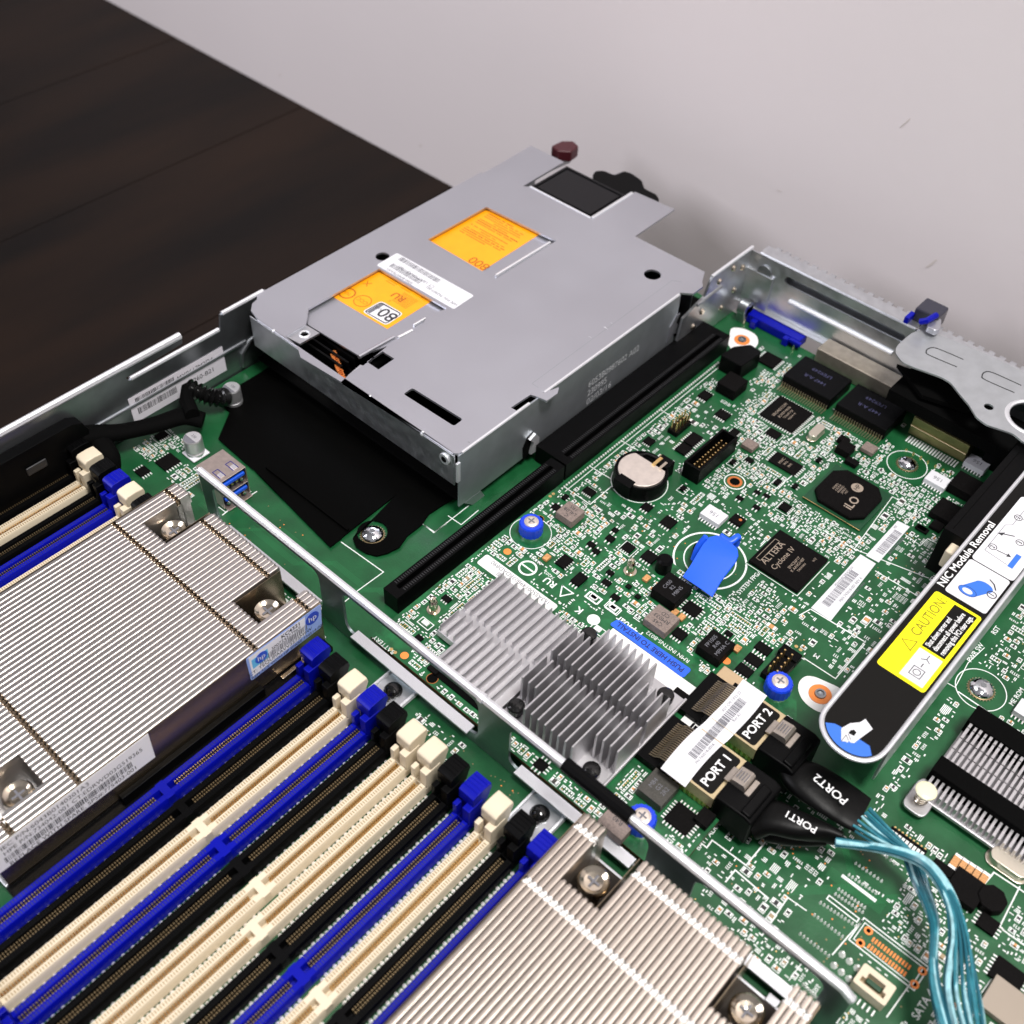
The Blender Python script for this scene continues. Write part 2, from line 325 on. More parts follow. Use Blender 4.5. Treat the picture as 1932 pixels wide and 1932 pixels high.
# ================================================================ CHASSIS
def build_chassis():
    t=thing('server_chassis','open galvanised steel rack server chassis lying on the dark floor by the wall','server chassis',(-14,16,-.8))
    q=M(); q.box(-35.0,10,-14,42.2,-.8,-.7,'steel'); q.ob('base_tray',t)
    # left side wall with its stepped top edge
    q=M(); prof=[(-14,-.7),(42,-.7),(42,2.3),(30,2.3),(24.2,2.3),(24.2,3.45),(23.6,3.45),(23.5,2.2),(23.3,3.45),(20.9,3.45),(20.7,2.75),(18.4,2.75),(18.2,2.9),(18.2,2.75),(15.6,2.75),(15.6,2.95),(19.0,3.05),(19.1,3.5),(-14,3.5)]
    prof=[(-14,-.7),(42,-.7),(42,2.3),(23.65,2.3),(23.55,3.45),(21.0,3.45),(20.85,2.72),(16.1,2.72),(16.0,2.95),(18.9,3.1),(18.95,3.5),(-14,3.5)]
    q.prism_x(prof,-35.0,-34.88,'steel_dark')
    q.tube([(-34.94,-14,3.5),(-34.94,18.9,3.5)],.16,'steel_cut',8); q.tube([(-34.94,16.2,2.74),(-34.94,20.8,2.74)],.11,'steel_cut',8); q.tube([(-34.94,21.1,3.45),(-34.94,23.4,3.45)],.11,'steel_cut',8)
    q.tube([(-34.86,4,1.45),(-34.86,22,1.45)],.09,'steel_dark',8)          # pressed ledge
    q.tube([(-34.86,21.6,.2),(-34.86,21.7,.9),(-34.86,22.2,1.35),(-34.86,23,1.5),(-34.86,23.8,1.35),(-34.86,24.3,.8)],.12,'steel_dark',8)
    q.ob('side_wall',t)
    # inner bracket beside the supply
    q=M(); out=[(37.3,.1),(42.0,.1),(42.0,3.5),(38.6,3.5),(38.2,2.6),(36.6,2.2),(36.4,.6)]
    q.prism_x(out,-21.15,-21.03,'steel'); q.tube([(-21.09,38.6,3.5),(-21.09,42,3.5)],.09,'steel_cut',8); q.tube([(-21.0,37.6,2.45),(-21.0,39.6,2.5)],.08,'steel',6)
    for (y,z) in ((37.6,1.2),(38.6,.5),(39.3,2.9),(40.4,3.1),(40.0,1.0),(38.2,1.75),(41.3,2.7),(40.9,1.6)):
        q.lathe((y,z),[],'steel') if 0 else q.cyl((y,z),-21.03,-20.93,.17,'nickel',14,.11,ax='x')
    q.ob('inner_bracket',t)
    # rear panel with blank slot and serrated lip
    q=M(); sl=rrect(-19.0,-12.6,2.5,2.95,.2); z_=lambda x,z,y:(x,y,z)
    q.plate([(-21.1,.52),(-12.1,.52),(-12.1,3.4),(-21.1,3.4)],[sl],41.9,42.0,'steel',z_)
    q.box(-19.6,-12.0,42.25,42.3,1.9,3.2,'steel_dark')
    q.prism_x([(41.9,3.4),(41.95,3.5),(42.6,3.55),(42.6,3.45),(42.0,3.4)],-20.6,-12.3,'steel')
    x=-20.2
    while x<8.0:
        q.box(x,x+.28,42.6,42.85,3.43,3.52,'steel'); x+=.5
    q.tube([(-18.5,41.86,1.75),(-12.9,41.86,1.75)],.12,'steel_cut',8); q.cyl((-20.1,2.6),41.8,41.9,.38,'steel_dark',20,ax='y')
    q.box(-21.05,-19.55,41.75,41.9,.6,2.5,'steel'); q.box(-21.1,-12.1,41.65,41.9,.52,.58,'steel')
    q.box(-12.1,9,41.9,42.0,-.7,3.4,'steel_dark'); q.prism_x([(41.9,3.4),(41.95,3.5),(42.6,3.55),(42.6,3.45),(42.0,3.4)],-12.25,9,'steel')
    q.ob('rear_panel',t,bevel=.02,seg=1)
    q=M(); q.prism_x([(34.5,0),(35.8,0),(36.3,1.6),(36.0,1.9),(35.2,1.7)],-20.95,-20.75,'steel') if 0 else None
    q.box(-20.6,-20.1,40.9,41.7,0,.9,'steel_dark'); q.cyl((41.2,.75),-20.6,-20.1,.42,'steel_dark',18,ax='x'); q.ob('hinge_tab',t,bevel=.05)
    return t
CHASSIS=build_chassis()
# crossbar
def build_crossbar():
    t=thing('air_baffle_crossbar','grey steel crossbar with rounded windows spanning the green board beside the memory slots','crossbar',(-14,14.75,0))
    q=M(); z_=lambda x,z,y:(x,y,z)
    def win(x0,x1): return rpoly([(x0,.55),(x1,.55),(x1,2.75),(x0,2.75)],.45,5)
    out=rpoly([(-28.25,.02),(.62,.02),(.62,3.12),(-28.25,3.12)],.25,4)
    wins=[win(-27.55,-21.35),win(-20.1,-13.4),win(-12.0,-6.3),win(-4.6,-.15)]
    q.plate(out,wins,14.70,14.80,'crossbar_steel',z_)
    q.tube([(-28.2,14.75,3.12),(-9.6,14.75,3.12)],.15,'steel_cut',8); q.tube([(-7.15,14.75,3.12),(.25,14.75,3.12),(.6,14.75,2.9)],.15,'steel_cut',8)
    for x0,x1 in ((-27.2,-21.7),(-19.7,-13.8),(-11.6,-6.7),(-4.2,-.5)):
        q.box(x0,x1,14.55,14.95,.49,.57,'steel_cut')
    for x in (-13.28,-7.2): q.tube([(x-.1,14.75,3.12),(x+.1,14.75,3.12)],.19,'steel_cut',8)
    q.ob('bar',t,bevel=.02,seg=1)
    q=M(); q.tube([(-9.75,14.75,3.14),(-7.1,14.75,3.14)],.24,'black_plastic',10); q.box(-9.75,-7.1,14.6,14.9,2.85,3.12,'black_plastic'); q.ob('edge_guard',t)
    for fx in (-17.1,-10.1):
        q=M(); q.box(fx-.68,fx+.68,13.3,14.72,.02,.08,'steel'); q.tube([(fx-.68,13.4,.1),(fx-.68,14.7,.1)],.07,'steel_cut',6); q.tube([(fx+.68,13.3,.12),(fx+.68,14.7,.12)],.09,'steel_cut',6)
        o=q.ob('foot',t)
        q=M(); q.cyl((fx,14.2),.08,.16,.34,'black_gloss',24); q.dome((fx,14.2),.16,.32,.24,'black_gloss'); q.cyl((fx+.12,13.85),.08,.2,.12,'black_gloss',12); q.ob('screw',o)
build_crossbar()
# ================================================================ POWER SUPPLY
def build_psu():
    t=thing('power_supply','large flat grey steel power supply with two orange stickers at the rear corner','power supply',(-27.5,31,.5))
    Z=3.5
    out=[(-33.6,21.95),(-34.15,22.1),(-34.5,22.45),(-34.6,22.8),(-34.87,23.0),(-34.85,37.5),(-34.72,37.6),(-34.72,38.6),(-34.8,41.4),(-32.5,41.4),(-32.45,38.15),(-32.13,38.35),(-28.1,38.35),(-28.1,41.8),(-25.72,41.95),(-25.67,38.67),(-21.55,38.69),(-21.2,38.0),(-20.95,37.7),(-20.95,36.95),(-21.4,36.6),(-21.4,27.0)]+[Q('f',810,95,Z),Q('f',800,140,Z),Q('f',720,195,Z),Q('f',650,165,Z),Q('f',600,150,Z),Q('f',455,245,Z),Q('f',500,270,Z)]+[(-21.4,22.1),(-21.55,21.95)]
    rec1=QS('b',Z,(640,400),(600,320),(620,205)) ; 
    H1=[Q('b',620,205,Z),Q('a',1140,1015,Z),Q('a',1640,1310,Z),Q('b',1500,250,Z),Q('b',1430,380,Z),Q('b',1390,375,Z),Q('b',1240,450,Z),Q('b',1030,620,Z),Q('b',920,690,Z),Q('b',860,745,Z),Q('b',560,565,Z),Q('b',535,480,Z),Q('b',450,410,Z),Q('b',600,320,Z)]
    H2=[Q('a',1500,800,Z),Q('c',240,610,Z),Q('c',690,830,Z),Q('c',300,1075,Z)]
    H3=QS('b',Z,(1050,598),(1165,520),(1252,575),(1135,655)); H4=rpoly(QS('b',Z,(1318,835),(1385,790),(1758,1022),(1692,1072)),.12,3)
    H5=circ(Q('c',1312,1047,Z),.40,24); H6=circ(Q('a',1165,925,Z),.33,18)
    q=M(); q.plate(out,[H1,H2,H3,H4,H5,H6],Z-.1,Z,'steel_top'); q.ob('top_cover',t,bevel=.03,seg=2)
    q=M(); a,b,c_=Q('c',535,1750,Z),Q('c',1440,1085,Z),Q('c',1500,1095,Z); q.line([a,b,c_],.022,Z,'steel_side',.003); q.line([a,Q('c',575,1775,Z)],.022,Z,'steel_side',.003)
    for r_,x_,y_ in (('c',905,1450),('c',1010,1390),('c',1060,1365),('c',600,1800),('b',1845,1180),('b',1820,1200)):
        p=Q(r_,x_,y_,Z); q.quad([(p[0]+rng.uniform(-.12,.12)*1.5,p[1]+rng.uniform(-.05,.05)) for _ in range(3)],Z,'steel_dark' if r_=='b' else 'steel_cut',.003)
    q.ob('pressed_lines',t)
    q=M()
    # body below: front skirt, right wall, left wall, dark inside
    q.box(-34.0,-21.5,21.88,21.95,1.75,3.4,'steel'); q.box(-21.45,-21.36,22.0,36.6,.5,3.42,'steel_side'); q.box(-34.7,-34.6,22.9,41,.5,3.4,'steel_side')
    q.box(-34.5,-21.6,22.2,38,.5,.6,'black_matte'); q.box(-34.5,-21.6,38.0,38.1,.5,3.3,'steel_dark')
    q.tube([(-33.5,21.93,3.44),(-21.6,21.93,3.44)],.06,'steel_top',6); q.tube([(-21.41,22.2,3.44),(-21.41,26.2,3.44)],.08,'steel_cut',6); q.tube([(-21.41,27.1,3.44),(-21.41,36.5,3.44)],.08,'steel_cut',6)
    for r,x,y in (('b',365,372),('b',1100,842),('b',1503,1095)):
        c=Q(r,x,y,3.42); q.dome((c[0],21.95),3.36,.12,.16,'steel_cut',12,4)
    q.cyl((-22.0,2.95),21.80,21.9,.26,'steel_cut',20,ax='y'); q.cyl((-22.0,2.95),21.78,21.84,.14,'black_matte',16,ax='y')
    q.box(-21.42,-21.3,21.85,22.05,2.05,3.1,'steel_cut')
    q.prism_x([(22.3,.5),(23.3,.5),(23.6,-.1),(22.9,-.1)],-21.45,-21.36,'steel_side')
    q.ob('casing',t,bevel=.02,seg=1)
    # interior box
    q=M(); q.box(-33.4,-26.0,22.6,36.5,2.2,2.3,'black_matte')
    for k in range(9): q.box(-33.0,-29.0,22.7+.35*k,22.8+.35*k,2.3,3.0,'black_plastic')
    q.ob('inner_shroud',t)
    q=M(); a=Q('b',800,520,2.9); b_=Q('b',870,710,2.9)
    path=[]
    for k in range(60):
        u=k/59; path.append((a[0]*(1-u)+b_[0]*u+.12*math.cos(k*1.26*1.2), a[1]*(1-u)+b_[1]*u+.12*math.sin(k*1.26*1.2), 2.85))
    q.tube(path,.045,'copper',6); q.cyl(b_,2.5,2.75,.2,'yellow',14); q.ob('copper_coil',t)
    # inner plates with stickers
    zi=Z-.22; sh=lambda p:(p[0]-.02,p[1]+.02)
    q=M(); ip=[Q('b',600,195,zi),Q('a',1120,1000,zi),Q('a',1665,1330,zi),Q('b',1390,420,zi),Q('b',990,552,zi),Q('b',612,322,zi)]
    q.prism(ip,zi-.08,zi,'steel_top'); q.tube([(*Q('b',990,565,zi),zi+.02),(*Q('b',1250,420,zi),zi+.02)],.10,'steel_top',8); q.tube([(*Q('b',1280,430,zi),zi+.05),(*Q('b',1385,375,zi),zi+.05)],.09,'steel_cut',8); q.tube([(*Q('b',1395,335,zi),zi+.05),(*Q('b',1480,285,zi),zi+.05)],.06,'steel_cut',8)
    q.box(*[ -28.95,-28.45],*[26.2,27.2],zi+.01,zi+.1,'steel') if 0 else None
    o=q.ob('inner_plate',t)
    q=M(); lab=[Q('a',785,1215,zi),Q('a',1125,1010,zi),Q('a',1535,1250,zi),Q('a',1200,1460,zi)]; q.quad(lab,zi,'orange_label',.01); zl=zi+.011
    def tx(s_,r,x,y,sz,dx=NX,dy=NY,m_='orange_print',b=0,al='CENTER'):
        c=Q(r,x,y,zl); q.text(s_,(*c,zl),dx,dy,sz,m_,bold=b,align=al)
    c=Q('b',905,92,zl); q.ring(c,zl,.32,.40,'orange_print'); tx('TUV','b',905,92,.22)
    c=Q('b',1018,150,zl); q.ring(c,zl,.38,.42,'orange_print'); tx('CCC','b',1018,150,.3)
    tx('X','b',1055,20,.5); tx('c','b',1215,150,.25); tx('RU','b',1285,120,.55,b=.03)
    for k in range(9):
        c=Q('a',1150+32*k,1130+20*k,zl); n_=rng.randint(2,5)
        for j in range(n_): q.line([(c[0]-.3,c[1]+.9-j*.13),(c[0]+.25,c[1]+.9-j*.13)],.03,zl,'orange_print',.002)
    for k in range(12):
        c=Q('a',1350,1260,zl); q.line([(c[0]-.6,c[1]-.4+k*.07),(c[0]+.3,c[1]-.4+k*.07)],.02,zl,'orange_print',.002)
    b80=rpoly([Q('b',1015,228,zl),Q('b',1155,150,zl),Q('b',1320,245,zl),Q('b',1190,330,zl)],.18,3); q.prism(b80,zl,zl+.008,'label_white')
    q.prism(rpoly([Q('b',1028,228,zl),Q('b',1155,158,zl),Q('b',1308,245,zl),Q('b',1190,322,zl)],.15,3),zl+.008,zl+.01,'print'); q.prism(rpoly([Q('b',1040,229,zl),Q('b',1150,168,zl),Q('b',1297,247,zl),Q('b',1192,314,zl)],.12,3),zl+.01,zl+.014,'label_white')
    c=Q('b',1205,250,zl+.02); q.text('80',(*c,zl+.014),NX,NY,.92,'print',bold=.01); c=Q('b',1140,205,zl+.02); q.text('PLUS',(*c,zl+.014),NX,NY,.22,'print'); 
    q.quad([Q('b',1048,228,zl),Q('b',1152,168,zl),Q('b',1175,182,zl),Q('b',1070,243,zl)],zl+.014,'print_grey',.003)
    q.ob('front_sticker',o,label='orange sticker with a white 80 PLUS badge')
    q=M(); ip=[Q('a',1480,795,zi),Q('c',235,590,zi),Q('c',720,830,zi),Q('c',310,1095,zi)]; q.prism(ip,zi-.08,zi,'steel_top'); q.tube([(*Q('c',300,1062,zi),zi+.06),(*Q('c',650,848,zi),zi+.06)],.08,'steel_cut',8); o=q.ob('inner_plate',t)
    q=M(); lab=[Q('a',1500,810,zi),Q('c',240,625,zi),Q('c',592,782,zi),Q('c',212,1025,zi)]; q.quad(lab,zi,'orange_label',.01)
    c=Q('c',195,975,zl); q.text('800',(*c,zl),NX,NY,.75,'orange_print',bold=.01)
    xs_=[p[0] for p in lab]; ys_=[p[1] for p in lab]
    for k in range(13):
        y=max(ys_)-.55-.16*k-(.15 if k>6 else 0); x=min(xs_)+.5+(.8 if k%5==3 else 0)
        while x<max(xs_)-(.6 if k%4 else 1.4):
            ln_=rng.uniform(.05,.28); q.line([(x,y),(x+ln_,y)],.055 if k%5 else .08,zl,'orange_print',.002); x+=ln_+rng.choice((.06,.07,.16))
    q.ob('rear_sticker',o,label='orange rating sticker nearer the wall')
    q=M(); lb=rpoly([Q('a',1272,900,3.51),Q('a',1840,1215,3.51),Q('a',1690,1315,3.51),Q('a',1120,990,3.51)],.1,3); q.prism(lb,3.505,3.52,'label_white')
    c=Q('a',1600,1100,3.52); q.barcode((c[0],c[1],3.52),NX,NY,2.6,.30,'print_grey',rng); c=Q('a',1460,1105,3.52); q.barcode((c[0],c[1],3.52),NX,NY,1.9,.30,'print_grey',rng)
    c=Q('a',1400,1080,3.52); q.text('CT: LBAPM0AAB17B01',(c[0],c[1]+.1,3.52),NX,NY,.24,'print_grey'); c=Q('a',1290,1070,3.52); q.text('5060-B04079(A)01',(*c,3.52),NX,NY,.22,'print_grey'); c=Q('a',1600,1215,3.52); q.text('HPE P/N: 743907-001',(*c,3.52),NX,NY,.22,'print_grey')
    q.ob('barcode_label',t)
    for r,x,y,cor in (('b',590,395,[(450,410),(600,325),(700,385),(555,465)]),('b',1022,668,[(912,695),(1000,620),(1132,655),(1000,748)])):
        q=M(); q.plate(QS('b',3.40,*cor),[circ(Q(r,x,y,3.40),.17,16)],3.30,3.40,'steel'); q.lathe(Q(r,x,y,3.4),[(.17,3.40),(.21,3.46),(.26,3.40)],'steel_cut',16); q.ob('screw_tab',t)
    # clips on the side
    q=M(); q.prism_x([(25.85,1.15),(25.9,.35),(26.35,.6),(26.5,1.7),(26.1,1.6)],-21.36,-21.34,'black_matte'); q.prism_x([(26.25,.6),(26.7,.55),(26.75,1.3),(26.5,1.65),(26.15,1.5),(26.4,1.2)],-21.34,-21.2,'steel_cut'); q.ob('side_clip',t)
    q=M(); q.prism_x([(36.0,.95),(36.05,1.85),(36.45,2.35),(36.75,2.3),(36.5,1.9),(36.9,1.5),(36.8,1.1),(36.4,1.3)],-21.36,-21.3,'steel_top'); q.ob('side_clip',t)
    q=M(); a=Q('c',400,1905,3.3); q.box(-21.5,-21.38,25.0,26.0,3.15,3.46,'steel_cut'); q.ob('edge_tab',t,bevel=.03)
    q=M()
    for s_,y,z,ft in (('6053B0987602 A02',30.1,2.0,3.6),('230995',30.1,1.48,1.35),('02/03/16',30.1,.98,1.75)):
        q.text(s_,(-21.36,y,z),PY,PZ,.50,'stamp',bold=.005,align='LEFT',fit=ft)
    q.ob('stamped_number',t)
    # rear: fan box, handle, latch
    q=M(); q.box(-32.3,-28.3,38.5,41.4,2.6,3.36,'fan_black'); q.line([(-32.1,38.7),(-28.5,38.7),(-28.5,41.2),(-32.1,41.2)],.05,3.36,'black_plastic',.05,close=True); q.box(-32.5,-28.1,38.3,41.5,2.5,2.6,'black_plastic'); q.box(-28.2,-28.05,38.4,41.6,3.1,3.56,'steel_cut'); q.box(-32.2,-28.2,38.32,38.42,3.1,3.53,'steel_cut'); q.ob('fan_housing',t,bevel=.12)
    q=M()
    q.tube([(-29.9,43.3,2.9),(-29.3,43.0,2.9)],[.2,.2],'black_plastic',10); q.prism(rpoly(QS('c',3.1,(925,400),(945,375),(1000,374),(1065,402),(1130,376),(1180,392),(1245,438),(1262,490),(1340,528),(1358,560),(1345,590),(1200,560),(1100,540),(950,460)),.15,3),2.3,3.1,'black_plastic'); q.box(-30.6,-28.2,41.3,42.2,1.4,2.7,'black_plastic'); q.ob('handle',t,bevel=.06)
    q=M(); q.prism(QS('c',3.6,(690,205),(700,160)) and [(-34.0,42.1),(-33.95,42.9),(-33.5,43.35),(-32.95,43.15),(-32.85,42.4),(-33.4,41.95)],2.9,3.55,'maroon'); q.prism([(-33.9,41.2),(-33.3,41.2),(-33.1,42.8),(-33.7,42.9)],2.6,2.95,'steel'); q.ob('release_latch',t,bevel=.1)
build_psu()
# ================================================================ CPU HEATSINKS
def heatsink(x0, x1, y0, y1, label, cm='crimp_glare', br=.088):
    FM='alu_fin' if br<.06 else 'alu_fin_warm'
    t=thing('cpu_heatsink',label,'heatsink',((x0+x1)/2,(y0+y1)/2,0),group='finned processor coolers')
    n=41; p=(x1-x0)/n; zt=2.6
    def runs(x):                                                        # fin extents along y, notches for the screws
        u=x-x0; v=x1-x
        r=[y0,y1]
        if .72<u<2.15 or .72<v<2.15: r=[y0+2.42,y1-2.12]
        segs=[r]
        if r[0]>y0 : pass
        return [r]
    q=M()
    for i in range(n):
        xa=x0+i*p; xc=xa+p/2
        for a,b in runs(xc):
            cuts=[(a,b)]
            for cy in (y0+.85,y0+3.15,y1-2.82,y1-.48):
                nc=[]
                for c,d in cuts:
                    if c+.1<cy<d-.1: nc+= [(c,cy-.10),(cy+.10,d)]
                    else: nc.append((c,d))
                cuts=nc
            for c,d in cuts:
                w_=p*.925; xr=xa+p; pr=[(xr,.3),(xr,zt-.055),(xr-.008,zt-.028),(xr-.026,zt-.008),(xr-.05,zt),(xr-w_,zt-.022),(xr-w_,zt-.045),(xr-.055,zt-.026),(xr-.027,zt-.05),(xr-.022,.3)]
                q.prism_y(pr,c,d,FM)
                if d==b: q.prism_y([(xr,zt-.5),(xr,zt-.08),(xr-.04,zt-.02),(xr-w_*.75,zt-.03),(xr-w_*.75,zt-.055),(xr-.06,zt-.06),(xr-.03,zt-.1),(xr-.03,zt-.5)],d,d+.07,FM)
            for cy in (y0+.85,y0+3.15,y1-2.82,y1-.48):
                if a+.1<cy<b-.1:
                    q.prism_y([(xa+p-.03,.3),(xa+p,.3),(xa+p,zt-.3),(xa+p-.03,zt-.3)],cy-.13,cy+.13,'alu_fin')
    q.ob('fin_stack',t)
    q=M()
    for i in range(n):
        xa=x0+i*p; xc=xa+p/2; a,b=runs(xc)[0]
        for cy in (y0+.85,y0+3.15,y1-2.82,y1-.48):
            if a+.1<cy<b-.1:
                for dy in (-.1,.1): q.dome((xa+p*.5+dy*.4,cy+dy*.8),zt-.12,br,.14,cm,9,3)
                q.box(xa+.03,xa+p*.9,cy-(.07 if br>.06 else .03),cy+(.07 if br>.06 else .03),zt-.3,zt-(.07 if br>.06 else .14),cm)
    q.ob('fin_crimps',t)
    for xs_ in (x0-.035,x1+.003): q=M(); q.box(xs_,xs_+.03,y0,y1,.45,zt-.01,'alu_side'); q.ob('side_plate',t)
    q=M(); q.box(x0,x1,y0-.1,y1+.1,.28,.42,'steel'); q.box(x0+.3,x0+.6,y1,y1+.3,.2,.45,'steel'); q.box(x1-1.3,x1-.9,y1,y1+.3,.3,.45,'steel')
    q.ob('base_plate',t,bevel=.03)
    q=M(); q.box(x0-.1,x1+.42,y0-.1,y1+.02,.01,.27,'black_plastic'); q.box(x1+.08,x1+.3,y0+4,y1-3,.27,.75,'black_plastic'); q.box(x1+.1,x1+.28,y1-2.2,y1-.9,.3,.42,'nickel'); q.ob('socket_frame',t,bevel=.03)
    for (sx,sy) in ((x0+1.43,y0+1.72),(x1-1.43,y0+1.72),(x0+1.43,y1-1.25),(x1-1.43,y1-1.25)):
        q=M(); q.cyl((sx,sy),.42,1.75,.30,'nickel',24); q.lathe((sx,sy),[(.47,1.72),(.5,1.77),(.5,2.0),(.45,2.06),(.41,2.03),(.30,1.96),(.12,1.94),(.001,1.92)],'nickel',28); q.lathe((sx,sy),[(.47,1.72),(.001,1.72)],'nickel',28)
        q.box(sx-.22,sx+.22,sy-.035,sy+.035,1.93,1.98,'print_grey'); q.box(sx-.035,sx+.035,sy-.22,sy+.22,1.931,1.982,'print_grey')
        if sx<x0+2: 
            pass
        q.ob('captive_screw',t)
    # gold coloured back walls seen in the screw notches
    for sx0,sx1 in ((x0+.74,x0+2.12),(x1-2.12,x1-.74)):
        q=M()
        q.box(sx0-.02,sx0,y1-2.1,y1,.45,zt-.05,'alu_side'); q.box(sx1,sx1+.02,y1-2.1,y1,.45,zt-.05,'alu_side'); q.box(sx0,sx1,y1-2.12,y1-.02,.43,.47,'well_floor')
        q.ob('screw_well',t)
    return t
h1=heatsink(-28.78,-20.42,1.05,13.92,'processor heatsink with striped fins and white labels, left of the memory slots','crimp_gold',.055)
q=M(); X=-20.385
q.prism_x([(.9,1.32),(6.62,1.15),(6.68,2.55),(.9,2.57)],X,X+.012,'label_bright'); 
for s_,z,sz,ft in (('IEC P/N:6043B0140201A3',2.33,.33,3.0),('HPE P/N:734042-001 CT:EDRWD03G519365',2.03,.33,4.9),('REPLACE WITH SPARE, SPS#:775403-001',1.38,.33,4.5)):
    q.text(s_,(X+.012,1.4,z),PY,PZ,sz*.85,'print',align='LEFT',fit=ft)
q.barcode((X+.012,1.35,1.55),PY,PZ,4.5,.30,'print',rng)
q.ob('part_label',h1,label='white part number label with a barcode')
q=M(); q.prism_x(rpoly([(10.62,1.25),(13.85,1.25),(13.95,2.5),(10.62,2.57)],.1,2),X,X+.012,'label_pale_blue'); q.prism_x([(10.72,1.42),(13.1,1.5),(13.2,2.45),(10.72,2.52)],X+.012,X+.016,'label_bright')
q.box(X+.014,X+.018,10.8,11.5,1.8,2.3,'label_cyan'); q.cyl((11.2,2.1),X+.018,X+.022,.26,'label_blue',20,ax='x'); q.text('hp',(X+.023,11.2,2.1),PY,PZ,.34,'label_text')
q.cyl((13.5,2.1),X+.014,X+.022,.30,'logo_blue',20,ax='x'); q.text('hp',(X+.023,13.5,2.1),PY,PZ,.38,'label_text')
q.text('KC4321',(X+.017,12.55,2.32),PY,PZ,.26,'print',bold=.02); q.text('300724377969',(X+.017,12.3,2.1),PY,PZ,.22,'print'); q.barcode((X+.017,11.1,1.72),PY,PZ,2.1,.3,'print_grey',rng); q.text('CT: TEQUPAAVV3275M9W',(X+.017,12.0,1.60),PY,PZ,.24,'print'); q.text('REPLACE WITH HP SPARE 734514-001',(X+.017,12.3,1.36),PY,PZ,.2,'print')
q.ob('spare_label',h1,label='pale blue label with two round blue logos')

h2=heatsink(-8.36,.02,1.05,14.15,'processor heatsink with warm grey fins and glare-white crimp lines, at the bottom edge')
# ================================================================ MOTHERBOARD
mb=thing('motherboard','large green motherboard with white printing filling the open server','motherboard',(-13,16,0))
q=M(); q.box(-34.8,9.5,-14,41.4,-.16,0,'pcb'); q.ob('board',mb)
USED=[]                                                            # rectangles already taken on the main board
def use(x0,x1,y0,y1,lst=USED,pad=.06): lst.append((min(x0,x1)-pad,max(x0,x1)+pad,min(y0,y1)-pad,max(y0,y1)+pad))
def ctr(r,*p,z=0): 
    a=[Q(r,x,y,z) for x,y in p]; return (sum(c[0] for c in a)/len(a),sum(c[1] for c in a)/len(a))
def chip(parent,cx,cy,wx,wy,h,z=0,leads='',name='chip',m='chip',lst=USED,txt=None,label=None,outline=True,bev=.02):
    q=M(); q.box(cx-wx/2,cx+wx/2,cy-wy/2,cy+wy/2,z+.03,z+h,m)
    o=q.ob(name,parent,bevel=bev,seg=1)
    if label: o['label']=label
    q=M(); pit=.12 if wx+wy>1 else .125
    if 'y' in leads:
        n=int(wx/pit); 
        for i in range(n):
            x=cx-wx/2+(i+.5)*wx/n
            for s_ in (-1,1): q.box(x-.025,x+.025,*sorted((cy+s_*wy/2,cy+s_*(wy/2+.13))),z+.005,z+.05,'solder')
    if 'x' in leads:
        n=int(wy/pit)
        for i in range(n):
            y=cy-wy/2+(i+.5)*wy/n
            for s_ in (-1,1): q.box(*sorted((cx+s_*wx/2,cx+s_*(wx/2+.13))),y-.025,y+.025,z+.005,z+.05,'solder')
    if q.v: q.ob('leads',o)
    if txt:
        q=M()
        for (s_,dx,dy,sz) in txt: q.text(s_,(cx+dx,cy+dy,z+h),PY,NX,sz,'chip_print')
        q.ob('marking',o)
    e=.14 if leads else 0
    use(cx-wx/2-e,cx+wx/2+e,cy-wy/2-e,cy+wy/2+e,lst)
    return o
# --- large chips
c=ctr('g',(490,1595),(1175,1580),z=.2); cx,cy=-10.07,29.3
o=chip(mb,cx,cy,2.3,2.28,.22,label='black square chip lettered ALTERA Cyclone IV',txt=[('ALTERA',-.65,-.15,.42),('Cyclone IV',-.2,-.1,.34),('EP4CE6F17',.25,.0,.17),('K AA9G1407',.42,.0,.17),('TAIWAN',.6,.0,.14),('(e1)',.75,.7,.14)])
q=M(); q.line(rrect(cx-1.0,cx-.8,cy-.85,cy+.55,.02),.02,.225,'chip_print',close=True); q.box(cx-1.22,cx+1.22,cy-1.22,cy+1.22,.0,.03,'pcb_card'); q.line([(cx-1.2,cy-1.2),(cx+1.2,cy-1.2),(cx+1.2,cy+1.2)],.03,.03,'silk'); q.ob('package_base',o)
cx,cy=-10.2,34.15
q=M(); q.box(cx-1.37,cx+1.37,cy-1.37,cy+1.37,.02,.10,'green_dark'); q.line([(cx-1.36,cy-1.36),(cx+1.36,cy-1.36)],.03,.1,'gold'); o=q.ob('chip',mb,bevel=.02,seg=1); o['label']='black chip with clipped corners lettered iLO on a green carrier'
cap=[(cx-1.2,cy-.72),(cx-.76,cy-1.2),(cx+.76,cy-1.2),(cx+1.2,cy-.72),(cx+1.2,cy+.72),(cx+.76,cy+1.2),(cx-.76,cy+1.2),(cx-1.2,cy+.72)]
q=M(); q.prism(cap,.1,.28,'chip'); q.prism([(p[0]*.96+cx*.04,p[1]*.96+cy*.04) for p in cap],.28,.30,'chip'); q.ob('cap',o,bevel=.03)
q=M(); q.text('iLO',(cx+.40,cy-.42,.30),PY,NX,.55,'chip_print',bold=.015); q.lathe((cx+.1,cy+.52),[(.26,.301),(.26,.306),(.001,.306)],'chip_print',24); q.text('HP',(cx+.1,cy+.52,.307),PY,NX,.3,'chip')
for k in range(5): q.text(('ASPEED','GXLP18','ANN02D','JAPAN','1427')[k],(cx-.62+.13*k,cy-.05,.30),PY,NX,.13,'chip_print')
q.ob('marking',o); use(cx-1.45,cx+1.45,cy-1.45,cy+1.45)
